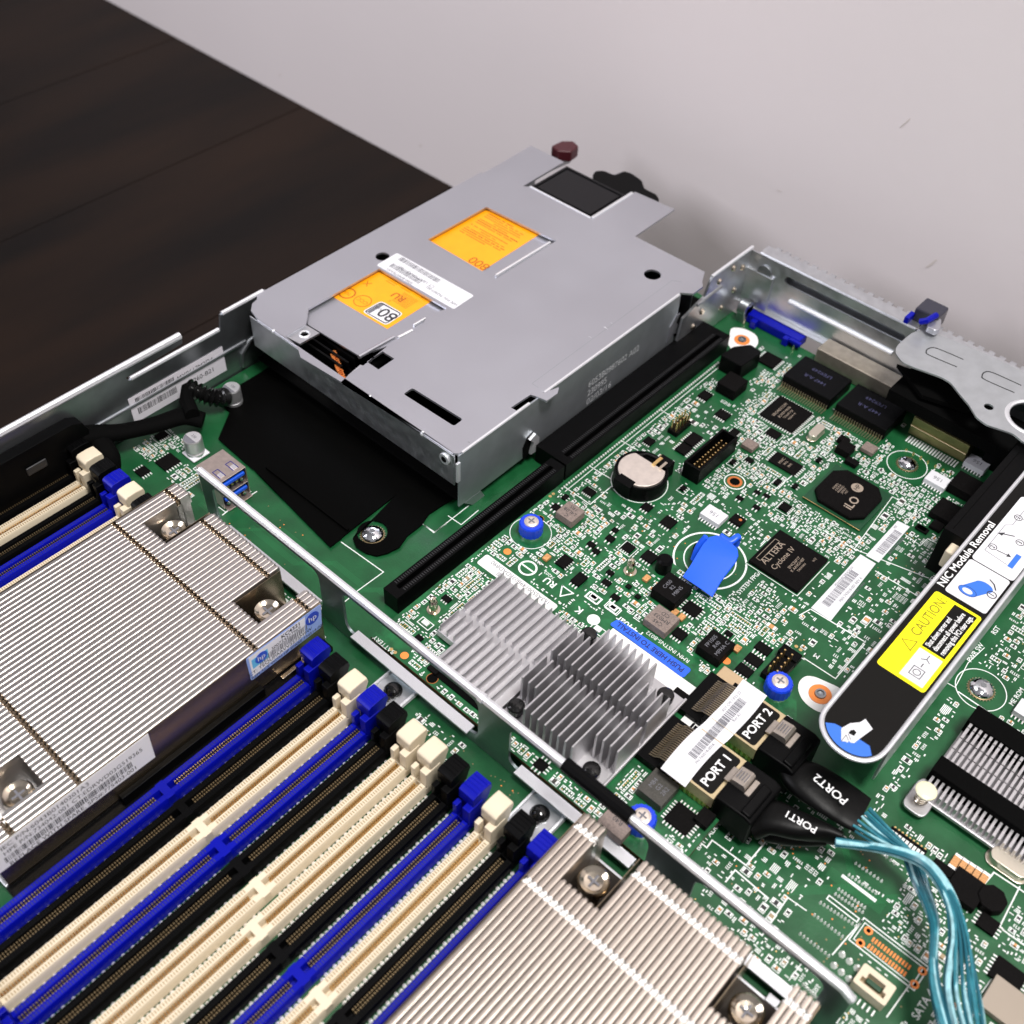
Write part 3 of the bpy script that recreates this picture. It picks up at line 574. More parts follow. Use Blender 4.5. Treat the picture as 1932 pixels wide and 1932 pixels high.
q=M(); a=Q('g',1245,815,0.05); q.prism([(a[0]-.12,a[1]-.2),(a[0]+.12,a[1]-.2),(a[0]+.12,a[1]+.1),(a[0],a[1]+.3),(a[0]-.12,a[1]+.1)],.0,.03,'yellow'); q.ob('yellow_marker',mb)
chip(mb,-14.92,36.7,1.75,1.75,.15,leads='xy',txt=[('BROADCOM',-.35,0,.2),('BCM5719KFB',-.1,0,.17),('TE1447 P20',.1,0,.15),('HS8341-W',.3,0,.13)],label='black square network chip below the two black transformer blocks')
chip(mb,-13.2,34.0,1.35,.78,.1,leads='x',txt=[('MXIC',-.2,0,.18),('29GL',.0,0,.14),('0842',.2,0,.14)])
for (dx) in (-15.0,-12.15):
    q=M(); w=1.28
    q.box(dx-w,dx+w,38.35,40.3,.02,.62,'black_plastic'); o=q.ob('transformer_block',mb,bevel=.05)
    q=M(); n=20
    for i in range(n):
        x=dx-w+.1+(2*w-.2)*i/(n-1); q.box(x-.022,x+.022,37.9,38.4,.01,.05,'pin_brass'); q.box(x-.022,x+.022,38.28,38.36,.05,.25,'pin_brass')
    q.ob('leads',o); q=M(); q.text('LFE9249',(dx,39.7,.62),NX,NY,.3,'navy_print'); q.text('1447 A-R',(dx,39.1,.62),NX,NY,.3,'navy_print'); q.ob('marking',o); use(dx-w,dx+w,37.8,40.4)
# black inductor block and friends upper left
for (r,x,y,sx,sy,h) in (('d',130,985,1.0,1.1,.6),('d',830,1380,.65,.65,.4),('d',820,1330,.5,.35,.3),('d',870,1465,.55,.35,.25),('d',1570,1610,1.1,1.1,.5),('h',1270,540,1.05,1.15,.35),('h',1185,660,.5,.5,.2),('h',1060,690,.5,.3,.12),('w',560,1555,.45,.3,.12)):
    c=Q(r,x,y,h*.7); chip(mb,c[0],c[1],sx,sy,h,name='inductor',m='chip')
for (r,x,y,sx,sy,h,ld) in (('f',1460,975,.42,.4,.12,'y'),('f',1620,1085,.55,.55,.14,'y'),('g',560,1010,.28,.2,.1,'y'),('g',640,1040,.3,.2,.1,'y'),('g',555,1140,.32,.22,.1,'y'),('g',410,1060,.32,.22,.1,'y'),('f',1800,475,.55,.8,.14,'x'),('f',1730,545,.55,.6,.14,'x'),('f',1890,150,.5,.55,.15,'y'),('g',265,340,.6,.5,.15,'y'),('s',1730,510,.75,.8,.12,'x'),('s',1470,610,.5,.5,.1,'x'),('v',520,1740,.9,.9,.12,'x'),('q',840,830,1.0,.1,.05,''),('d',520,1470,.1,.1,.05,'')):
    if sy<=.1 : continue
    c=Q(r,x,y,h); chip(mb,c[0],c[1],sx,sy,h,leads=ld)
# white-capped chips
for (r,x,y) in (('g',190,1195),('w',1320,665),('w',790,890),('m',1990,640)):
    c=Q(r,x,y,.35); chip(mb,c[0],c[1],.95 if r!='x' else .9,.72,.30,leads='y',m='label_white',name='white_topped_chip')
    q=M(); q.text('156',(c[0],c[1],.30),NX,NY,.3,'print_grey'); q.ob('chip_marking',mb)
c=Q('g',390,1250,.15); chip(mb,c[0],c[1],.55,.5,.16,leads='y'); q=M(); q.quad(circ((c[0]+.1,c[1]+.05),.07,10),.165,'via'); q.ob('red_dot',mb)
# brownish square components
for (r,x,y) in (('g',500,590),('g',1530,620)):
    c=Q(r,x,y,.3); chip(mb,c[0],c[1],.6,.55,.25,name='inductor',m='inductor')
# crystal cans
def crystal(parent,cx,cy,ln,wd,h,z,ang=90,nm='crystal_can'):
    q=M(); pl=rrect(-ln/2,ln/2,-wd/2,wd/2,wd*.48,6); a=math.radians(ang); f=lambda s_:[(cx+(x*math.cos(a)-y*math.sin(a))*s_,cy+(x*math.sin(a)+y*math.cos(a))*s_) for x,y in pl]
    q.prism(f(1.0),z+.05,z+h,'crystal'); q.prism([(cx+(p[0]-cx)*1.12,cy+(p[1]-cy)*1.12) for p in f(1)],z+.02,z+.08,'crystal'); o=q.ob(nm,parent,bevel=.05); return o
c=Q('g',1070,485,.3); crystal(mb,c[0],c[1],1.0,.42,.35,0); use(c[0]-.3,c[0]+.3,c[1]-.6,c[1]+.6)
c=Q('q',1830,740,.35); crystal(mb,c[0],c[1],1.3,.62,.42,0,0); use(c[0]-.7,c[0]+.7,c[1]-.4,c[1]+.4)
# header with gold pins
a=Q('g',20,860,.3); b=Q('g',270,590,.3)
q=M(); cx=(a[0]+b[0])/2; y0,y1=min(a[1],b[1])-.2,max(a[1],b[1])+.2; w=.42
q.plate([(cx-w,y0),(cx+w,y0),(cx+w,y1),(cx-w,y1)],[[(cx-w+.1,y0+.1),(cx+w-.1,y0+.1),(cx+w-.1,y1-.1),(cx-w+.1,y1-.1)]],.02,.85,'black_plastic'); q.box(cx-w+.05,cx+w-.05,y0+.05,y1-.05,.02,.2,'black_plastic'); o=q.ob('pin_header',mb,bevel=.03); o['label']='tall black shrouded header with rows of gold pins'
q=M(); n=int((y1-y0-.3)/.2)
for i in range(n):
    for dx in (-.12,.12): q.box(cx+dx-.03,cx+dx+.03,y0+.2+i*.2,y0+.26+i*.2,.2,.6,'gold')
q.ob('pins',o); use(cx-w,cx+w,y0,y1)
HX=(cx,y0,y1)
q=M(); c=Q('f',1700,380,.2); q.box(c[0]-.25,c[0]+.25,c[1]-.55,c[1]+.55,.02,.25,'black_plastic'); o=q.ob('pin_header',mb); q=M()
for i in range(5):
    for dx in (-.12,.12): q.box(c[0]+dx-.03,c[0]+dx+.03,c[1]-.47+i*.23,c[1]-.41+i*.23,.2,.75,'gold')
q.ob('pins',o); use(c[0]-.25,c[0]+.25,c[1]-.55,c[1]+.55)
c=Q('d',180,840,.5); q=M(); q.prism(rpoly([(c[0]-.7,c[1]-.75),(c[0]+.5,c[1]-.75),(c[0]+.6,c[1]+.8),(c[0]-.1,c[1]+.9),(c[0]-.6,c[1]+.2)],.1,2),.02,.9,'black_plastic'); q.ob('fan_header',mb,bevel=.04); use(c[0]-.8,c[0]+.8,c[1]-.8,c[1]+.9)
# board screws
def domescrew(parent,x,y,r=.42,ringr=.85,z=0):
    q=M(); q.lathe((x,y),[(r*1.08,z),(r*1.08,z+.05),(r,z+.06)],'gold_dim'); 
    for k in range(26):
        a=2*math.pi*k/26; q.box(x+r*1.12*math.cos(a)-.02,x+r*1.12*math.cos(a)+.02,y+r*1.12*math.sin(a)-.02,y+r*1.12*math.sin(a)+.02,z,z+.04,'pin_brass')
    o=None
    q.dome((x,y),z+.06,r,.24,'chrome',28,7)
    q.cyl((x,y),z+.24,z+.305,.12,'steel_dark',6); o=q.ob('board_screw',parent)
    if ringr:
        q=M(); q.ring((x,y),z+.002,ringr,ringr+.035,'silk'); q.lathe((x,y),[(ringr,z+.002),(ringr,z+.004),(.1,z+.004)],'pcb'); q.ob('screw_ring',parent)
        use(x-ringr,x+ringr,y-ringr,y+ringr)
domescrew(mb,-9.32,37.75); domescrew(mb,-1.56,29.1,.45,.9)
def hole(x,y,r,rr,w_,m_='silk',hm='via'):
    q=M(); q.ring((x,y),.002,rr,rr+w_,m_); q.lathe((x,y),[(r*1.5,.003),(r*1.5,.006),(r,.006)],hm,24); q.quad(circ((x,y),r,20),.004,'black_matte',.003); q.ob('mounting_hole',mb); use(x-rr,x+rr,y-rr,y+rr)
hole(-14.21,31.59,.22,.42,.05)
# white pads with orange washers
for (r,x,y,pl,rr) in (('l',1355,430,[(1190,390),(1200,330),(1250,290),(1320,300),(1500,380),(1560,440),(1400,580),(1300,540),(1220,470)],.42),('d',190,715,[(100,745),(115,690),(120,635),(200,640),(280,680),(295,730),(260,780),(160,800)],.38)):
    q=M(); q.prism(rpoly(QS(r,0,*pl),.3,3),.003,.012,'white_pad'); c=Q(r,x,y,0); q.lathe(c,[(rr,.012),(rr,.04),(.2,.04)],'orange_pad',28); q.lathe(c,[(.22,.04),(.2,.10),(.14,.10),(.12,.04),(.001,.02)],'steel_dark',24); q.ob('ground_pad',mb,label='white pad with an orange ring round its hole'+(' beside the slot plate end' if r=='l' else ' at the rear corner'))
    xs=[p[0] for p in QS(r,0,*pl)]; ys=[p[1] for p in QS(r,0,*pl)]; use(min(xs),max(xs),min(ys),max(ys))
# barcode stickers
for k,(c4,n_) in enumerate((([(845,615),(950,668),(682,975),(572,915)],1),([(525,905),(658,985),(272,1475),(100,1365)],2))):
    pts=QS('h',.02,*c4); q=M(); q.prism(pts,.012,.022,'label_white'); x0=min(p[0] for p in pts); x1=max(p[0] for p in pts); y0=min(p[1] for p in pts); y1=max(p[1] for p in pts)
    q.barcode((x0+.2,y0+.35,.022),PY,NX,(y1-y0)*.62,-.38,'print_grey',rng) if 0 else q.barcode((x0+.50,y0+.5,.022),PY,NX,(y1-y0)*.6,.34,'print_grey',rng)
    q.text(('SR17XC5MA008L','P6N 743018-001 REV A')[k],(x0+.66,(y0+y1)/2,.022),PY,NX,.17,'print_grey'); q.text(('MR','PDHXN0CBRX2A1H')[k],(x0+.12,(y0+y1)/2+(.9 if k==0 else .4),.022),PY,NX,.15,'print_grey')
    if k: q.text('ASSEMBLED IN CHINA',(x0+.88,(y0+y1)/2,.022),PY,NX,.14,'print_grey')
    q.ob('barcode_sticker',mb,label='white barcode sticker, '+('short one nearer the chips' if k==0 else 'long one nearer the slot plate')); use(x0,x1,y0,y1)
# riser slots sit on the board; rows of solder balls
q=M(); y=26.1
while y<37.6:
    q.dome((-19.28,y),0,.055,.07,'solder',8,3); y+=.155
q.line([(-19.08,26.0),(-19.08,37.5)],.035,.003,'silk'); q.ob('solder_row',mb); use(-21,-19.0,12,38)
# light components lower right: orange pad array, cream connector, pin fields
q=M()
A0=Q('q',820,1310,0); A1=Q('q',1095,1500,0); B0=Q('q',810,1375,0); n=13
for rowi,yy in enumerate((A0[1],B0[1])):
    for i in range(n):
        x=A0[0]+(A1[0]-A0[0])*i/(n-1); q.box(x-.030,x+.030,yy-.085,yy+.085,.003,.012,'orange_pad')
for (x,y) in ((785,1245),(725,1335),(1125,1640),(1183,1543)):
    c=Q('q',x,y,0); q.lathe(c,[(.14,.003),(.14,.012),(.07,.012)],'orange_pad',16); q.quad(circ(c,.07,12),.004,'black_matte')
pl=QS('q',0,(765,1160),(1240,1500),(1180,1690),(640,1310)); x0,x1=pl[3][0],pl[1][0]; y0,y1=pl[3][1],pl[0][1]
q.line([(x0,y0),(x1,y0),(x1,y1),(x0,y1)],.04,.003,'silk',close=True); q.line([(x0+.1,y0+.12),(x1-.12,y0+.12),(x1-.12,y1-.12),(x0+.1,y1-.12)],.03,.004,'silk',close=True); q.ob('pad_array',mb,label='two rows of bare orange contact pads in a white outline'); use(x0,x1,y0,y1)
c=Q('q',830,1640,.5); q=M(); q.plate(rrect(c[0]-.54,c[0]+.54,c[1]-.36,c[1]+.38,.06,2),[[(c[0]-.4,c[1]-.2),(c[0]+.4,c[1]-.2),(c[0]+.4,c[1]-.02),(c[0]+.28,c[1]-.02),(c[0]+.28,c[1]+.2),(c[0]-.28,c[1]+.2),(c[0]-.28,c[1]-.02),(c[0]-.4,c[1]-.02)]],.03,.50,'cream'); q.box(c[0]-.5,c[0]+.5,c[1]-.32,c[1]+.34,.03,.25,'cream_dark'); q.box(c[0]-.25,c[0]+.25,c[1]-.05,c[1]+.12,.25,.40,'green_dark'); o=q.ob('cream_connector',mb,bevel=.03); o['label']='small cream plastic connector beside the orange pads'
q=M()
for i in range(6): q.box(c[0]-.42+i*.16,c[0]-.37+i*.16,c[1]-.65,c[1]-.45,.01,.06,'solder')
q.ob('leads',o); use(c[0]-1,c[0]+1,c[1]-.7,c[1]+.6)
# rows of unfilled connector pins (spiky solder)
q=M()
def spikes(r,a,b,n,h=.12,rad=.05):
    A,B=Q(r,*a,0),Q(r,*b,0)
    for i in range(n):
        x=A[0]+(B[0]-A[0])*i/(n-1); y=A[1]+(B[1]-A[1])*i/(n-1); q.cyl((x,y),0,h,rad,'solder',7,rad*.35)
for a,b,n in (((640,835),(840,970),9),((565,940),(755,1075),9),((540,975),(740,1110),9),((430,1040),(690,1210),11),((385,1130),(590,1290),9),((280,1270),(490,1430),9),((690,750),(880,880),8),((890,680),(975,750),4),((300,1640),(440,1780),9),((370,1545),(500,1665),9)): spikes('q',a,b,n)
for a,b,n in (((590,1420),(700,1520),3),((530,1500),(640,1600),3)): spikes('q',a,b,n,.18,.12)
a,b=Q('q',600,845,0),Q('q',830,1015,0); q.line([(a[0],a[1]),(b[0],a[1])],.12,.003,'silk'); a,b=Q('q',495,985,0),Q('q',720,1150,0); q.line([(a[0],a[1]),(b[0],a[1]),(b[0],a[1]-.15),(a[0],a[1]-.15)],.04,.003,'silk',close=True)
q.ob('pin_rows',mb); 
for (x0_,y0_,x1_,y1_) in ((560,830,860,1110),(380,1040,700,1330),(640,620,1000,900),(280,1270,520,1480)):
    a,b=Q('q',x0_,y1_,0),Q('q',x1_,y0_,0); 
USEP=[Q('q',700,1000,0),Q('q',520,1170,0),Q('q',820,780,0),Q('q',400,1320,0)]
for u_ in USEP: use(u_[0]-.9,u_[0]+.9,u_[1]-.45,u_[1]+.45)
# components lower right
for (r,x,y,sx,sy,h,m_,nm) in (('q',1510,925,1.05,1.05,.35,'chip','inductor'),('q',1670,1190,.6,.55,.14,'chip','chip'),('q',1815,1570,.95,.8,.14,'chip','chip'),('q',1340,780,.7,.35,.25,'chip','inductor'),('q',1840,1800,1.5,1.2,.28,'crystal_dark','shielded_coil')):
    c=Q(r,x,y,h); chip(mb,c[0],c[1],sx,sy,h,m=m_,name=nm,leads='x' if nm=='chip' else '')
c=Q('q',1700,1005,.35); q=M(); q.prism([(c[0]+.48*math.cos(math.pi/8+math.pi/4*i),c[1]+.48*math.sin(math.pi/8+math.pi/4*i)) for i in range(8)],.02,.4,'chip'); q.ob('inductor',mb,bevel=.06); use(c[0]-.5,c[0]+.5,c[1]-.5,c[1]+.5)
for i in range(5):
    c=Q('q',1425+50*i,740+32*i,.15); q=M(); q.box(c[0]-.13,c[0]+.13,c[1]-.22,c[1]+.22,.02,.2,'tan'); q.box(c[0]-.13,c[0]+.13,c[1]-.3,c[1]-.2,.01,.21,'solder'); q.box(c[0]-.13,c[0]+.13,c[1]+.2,c[1]+.3,.01,.21,'solder'); q.ob('capacitor',mb); use(c[0]-.15,c[0]+.15,c[1]-.3,c[1]+.3)
# slim switch block under the cable
a=Q('q',960,470,.2); b=Q('q',1190,660,.2); q=M(); x0,x1=a[0],b[0]+.1; yy=a[1]-.1; q.box(x0,x1,yy-.55,yy+.1,.02,.2,'black_plastic'); o=q.ob('switch_block',mb); q=M(); n=9
for i in range(n): x=x0+.1+(x1-x0-.2)*i/(n-1); q.box(x-.05,x+.05,yy-.45,yy-.05,.2,.24,'silk'); q.box(x-.03,x+.03,yy+.1,yy+.25,.01,.06,'gold')
q.ob('sliders',o); use(x0,x1,yy-.6,yy+.2)
# tall white stickered relay-like boxes near the caps (aluminium capacitors)
for (r,x,y) in (('e',1418,1160),('e',1705,790)):
    c=Q(r,x,y,.95); q=M(); q.box(c[0]-.43,c[0]+.43,c[1]-.43,c[1]+.43,.02,.12,'label_white'); o=q.ob('electrolytic_capacitor',mb,bevel=.06); o['label']='silver round capacitor can '+('behind the blue port' if x<1500 else 'beside the black plastic sheet')
    q=M(); q.lathe(c,[(.4,.12),(.4,.25),(.36,.30),(.4,.34),(.4,.92),(.37,.98),(.001,.98)],'alu_cap',28); q.prism([p for p in circ(c,.36,28) if p[1]<c[1]-.02],.982,.985,'print_grey'); q.text('330',(c[0],c[1]+.08,.984),PX,PY,.18,'print_grey'); q.ob('can',o); use(c[0]-.5,c[0]+.5,c[1]-.5,c[1]+.5)
# io connectors at the rear
q=M(); a=Q('d',270,510,.5); y=41.0
y=41.15; q.box(-20.4,-17.1,y,41.9,.02,.50,'blue_plastic') ; q.box(-19.75,-19.45,y-.3,y,.02,.46,'blue_plastic'); q.box(-17.9,-17.6,y-.3,y,.02,.46,'blue_plastic'); q.box(-17.6,-16.95,y-.2,y,.3,.48,'blue_plastic')
o=q.ob('video_connector',mb,bevel=.04); o['label']='blue plastic video connector at the rear edge'; q=M()
for x in (-20.1,-17.25): q.cyl((x,y-.2),.0,.3,.09,'nickel',12,.03)
q.ob('solder_peg',o); use(-20.8,-16.8,40.8,41.5)
q=M(); q.box(-16.0,-11.0,40.75,41.8,.02,.95,'shield_metal'); o=q.ob('network_port_shield',mb,bevel=.05); use(-16,-10.8,40.3,41.5)
q=M(); a=Q('w',560,180,.8); q.box(-10.3,-7.6,39.6,41.6,.02,1.0,'shield_gold'); q.box(-10.3,-7.6,39.55,39.6,.5,.55,'beige_metal'); q.ob('metal_port',mb,bevel=.04); q=M()
for i in range(19): x=-10.1+i*.13; q.box(x-.03,x+.03,39.05,39.5,.005,.03,'silk')
for i in range(7): x=-9.8+i*.36; q.lathe((x,38.55+0*i),[(.06,0),(.03,.1)],'gold',8)
q.ob('port_leads',mb); use(-10.5,-7.4,38.9,41)
q=M(); q.box(-7.0,9,40.0,41.7,.02,1.1,'black_plastic'); q.box(-8.5,-2,41.2,41.85,.02,2.6,'steel_dark'); q.dome(Q('w',1610,545,.3),.2,.3,.25,'chrome',18,5); q.ob('rear_port_block',mb); use(-7,9,39.8,41)
# black insulating sheet under the power supply
q=M(); sh=[(-29.35,17.75),(-24.0,17.65),(-23.75,17.1),(-23.72,17.95)]
out=[(-33.6,20.2),(-33.2,20.0),(-32.2,18.9),(-30.2,17.85),(-24.4,17.05),(-23.80,17.1)]+QS('b',.15,(870,1890),(1020,1770),(1270,1575),(1280,1590),(1000,1820),(950,1860),(955,1932))+QS('j',.15,(400,130),(480,200),(560,232),(640,215),(720,180),(800,110))+QS('b',.15,(1330,1910),(1470,1780),(1510,1720),(1560,1690))+[(-22.1,21.2),(-21.9,24),(-21.9,40.9),(-34.2,40.9),(-34.2,21)]
out=[(-34.0,19.4),(-32.9,19.3),(-31.9,17.9),(-29.35,17.75)]+QS('t',.12,(870,200),(1670,1010),(1790,920))+QS('b',.12,(870,1890),(1020,1770),(1270,1575),(1000,1850),(945,1900))+QS('j',.12,(395,110),(420,170),(490,215),(570,235),(650,215),(740,170))+QS('b',.12,(1350,1880),(1455,1800),(1510,1720),(1600,1660))+[(-22.0,23.2),(-22.0,40.9),(-34.2,40.9)]
sc=Q('b',1090,1855,.1)
q.plate(out,[circ(sc,.62,24)],.08,.13,'black_sheet'); q.box(-29.0,-23.9,18.15,18.25,.12,.24,'black_sheet'); q.ob('insulating_sheet',mb,label='black plastic insulating sheet under the power supply'); domescrew(mb,*Q('b',1090,1855,.2),.45,0)
use(-34.5,-21.9,17.0,41)
# printed guide lines
q=M()
def ln(r,pts,w_=.04,m_='silk'): q.line(QS(r,0,*pts),w_,.003,m_)
ln('j',[(310,135),(620,355),(420,500)]); ln('j',[(640,560),(740,635)]); ln('j',[(370,545),(320,585)]); ln('b',[(1460,1795),(1550,1855),(1800,1660)],.035); ln('b',[(1650,1735),(1745,1800),(1870,1695)],.035)
ln('t',[(910,440),(700,570),(560,680)],.05); ln('t',[(850,440),(700,545)],.04); ln('t',[(520,600),(590,650)],.03)
ln('f',[(1270,490),(1390,560)]); ln('f',[(1040,680),(1190,770)]); ln('f',[(850,830),(1040,960),(1200,825)]); ln('f',[(1560,262),(1690,345)]); ln('j',[(910,0),(990,65),(1080,0)],.03)
ln('h',[(205,700),(470,860),(1110,1110)]); ln('h',[(470,860),(800,410),(1010,520),(910,640)],.035); ln('h',[(655,1050),(1010,1260)]); ln('h',[(570,1650),(330,1932)],.03); ln('h',[(100,1380),(565,1660)],.05); ln('h',[(0,1430),(90,1380)],.04); ln('m',[(40,190),(310,365),(560,70)],.045); ln('h',[(910,735),(1040,830),(1105,770),(1180,810)],.03); ln('g',[(700,1000),(960,790)],.04); ln('g',[(825,570),(1050,400)],.03)
ln('m',[(1220,375),(1340,440),(1450,230),(1590,100)],.03); ln('m',[(1370,480),(1932,860)],.05); ln('q',[(0,1280),(190,1000),(325,1095)],.04); ln('q',[(520,1420),(640,1280),(740,1170)],.04); ln('q',[(1090,1640),(920,1880)],.04) ; ln('q',[(1640,900),(1710,815),(1932,960)],.05); ln('q',[(1510,1110),(1650,930)],.04); ln('q',[(1900,920),(1750,1220),(1932,1350)],.045); ln('l',[(470,1520),(520,1560),(560,1505),(810,1690),(950,1520)],.05); ln('l',[(660,1810),(730,1725),(970,1932)],.05); ln('q',[(200,1610),(310,1460)],.03); ln('q',[(1620,1700),(1720,1560)],.03)
c=Q('g',150,1600,0); q.ring((c[0],c[1]),.003,1.02,1.07,'silk'); q.ring((c[0],c[1]),.003,1.42,1.5,'silk',60); use(c[0]-1.5,c[0]+1.5,c[1]-1.5,c[1]+1.5)
for (s_,r_,x_,y_,sz_,dx_,dy_) in (('SYSTEM FPGA','g',490,1790,.26,PY,NX),('PWR SW','m',1515,140,.28,PY,NX),('RST','h',1690,1560,.28,PY,NX),('ME ROM','m',1870,520,.26,PY,NX),('SATA 4','q',1190,1790,.34,PY,NX),('BATT ALRM','l',530,1475,.24,PY,NX),('M','l',1330,145,.3,NX,NY),('S5','v',900,1700,.2,PY,NX)):
    c=Q(r_,x_,y_,0); q.text(s_,(c[0],c[1],0),dx_,dy_,sz_,'silk',lift=.004,bold=.01); use(c[0]-.2,c[0]+.2,c[1]-.7,c[1]+.7)
q.ob('guide_lines',mb,label='white printed guide lines on the board',kind='stuff')
# faint copper traces under the solder mask
q=M(); rt=random.Random(3)
def bundle(x,y,n,ln1,ln2,sx,sy,pit=.055):
    for k in range(n):
        o_=k*pit; pts=[(x+o_*(sx==0)+0,y+o_),(x+ln1*.7,y+o_+0),(x+ln1*.7+ln2*.7*sx,y+o_+ln2*.7*sy),(x+ln1*.7+ln2*.7*sx+ln1*.5,y+o_+ln2*.7*sy)]
        q.line(pts,.018,.0015,'trace',.001)
for (x,y,n,a,b,sx,sy) in ((-29.5,15.0,4,3,2,1,1),(-27,15.6,5,4,1.5,1,1),(-24,15.9,6,3,1.5,1,1),(-19.5,13.5,3,2,.5,1,1),(-14,13.4,4,3,.5,1,1),(-4,17.5,8,2,2.2,1,1),(-3.2,20.2,6,1.5,1.2,1,-1),(-15.8,26.2,9,3,1.2,1,1),(-12,31,6,2,1.5,1,1),(-18,26.6,6,2,1,1,1),(-5,16,6,3,1,1,-1),(-7,27.5,5,2,1,1,1),(-16.5,28,8,2.5,1.2,1,-1),(-2,19,7,2,1,1,1)): bundle(x,y,n,a,b,sx,sy)
for (x0_,x1_,y0_,y1_,n_) in ((-28,-24,15.2,17,14),(-5,-1,16.5,20.5,40),(-16,-11,26,28,24),(-9,-5.5,31,35,20),(-16,-9,13.2,14.4,60),(-1,2,15.3,19,30)):
    for _ in range(n_): q.quad(circ((rt.uniform(x0_,x1_),rt.uniform(y0_,y1_)),.03,6),.001,rt.choice(('gold_dim','orange_pad','gold_dim')),.003)
q.ob('copper_traces',mb,kind='stuff')
# ================================================================ surface-mount clutter
class Grid:
    def __init__(s,x0,x1,y0,y1,c=.05):
        s.x0,s.y0,s.c=x0,y0,c; s.nx=int((x1-x0)/c)+1; s.ny=int((y1-y0)/c)+1; s.a=np.zeros((s.nx,s.ny),bool)
    def sl(s,x0,x1,y0,y1):
        i0=int((x0-s.x0)/s.c); i1=int((x1-s.x0)/s.c)+1; j0=int((y0-s.y0)/s.c); j1=int((y1-s.y0)/s.c)+1
        return max(i0,0),i1,max(j0,0),j1
    def free(s,*r):
        i0,i1,j0,j1=s.sl(*r)
        if i1>s.nx or j1>s.ny or r[0]<s.x0 or r[2]<s.y0: return False
        return not s.a[i0:i1,j0:j1].any()
    def mark(s,*r):
        i0,i1,j0,j1=s.sl(*r); s.a[i0:i1,j0:j1]=True
def inside(poly,x,y):
    c=False; n=len(poly)
    for i in range(n):
        (x0,y0),(x1,y1)=poly[i],poly[(i+1)%n]
        if (y0>y)!=(y1>y) and x<(x1-x0)*(y-y0)/(y1-y0)+x0: c=not c
    return c
def fq(q,x0,x1,y0,y1,z,m): q.add([(x0,y0,z),(x1,y0,z),(x1,y1,z),(x0,y1,z)],[(0,1,2,3)],m)
def frame(q,x0,x1,y0,y1,z,w_,m):
    fq(q,x0,x1,y0,y0+w_,z,m); fq(q,x0,x1,y1-w_,y1,z,m); fq(q,x0,x0+w_,y0+w_,y1-w_,z,m); fq(q,x1-w_,x1,y0+w_,y1-w_,z,m)
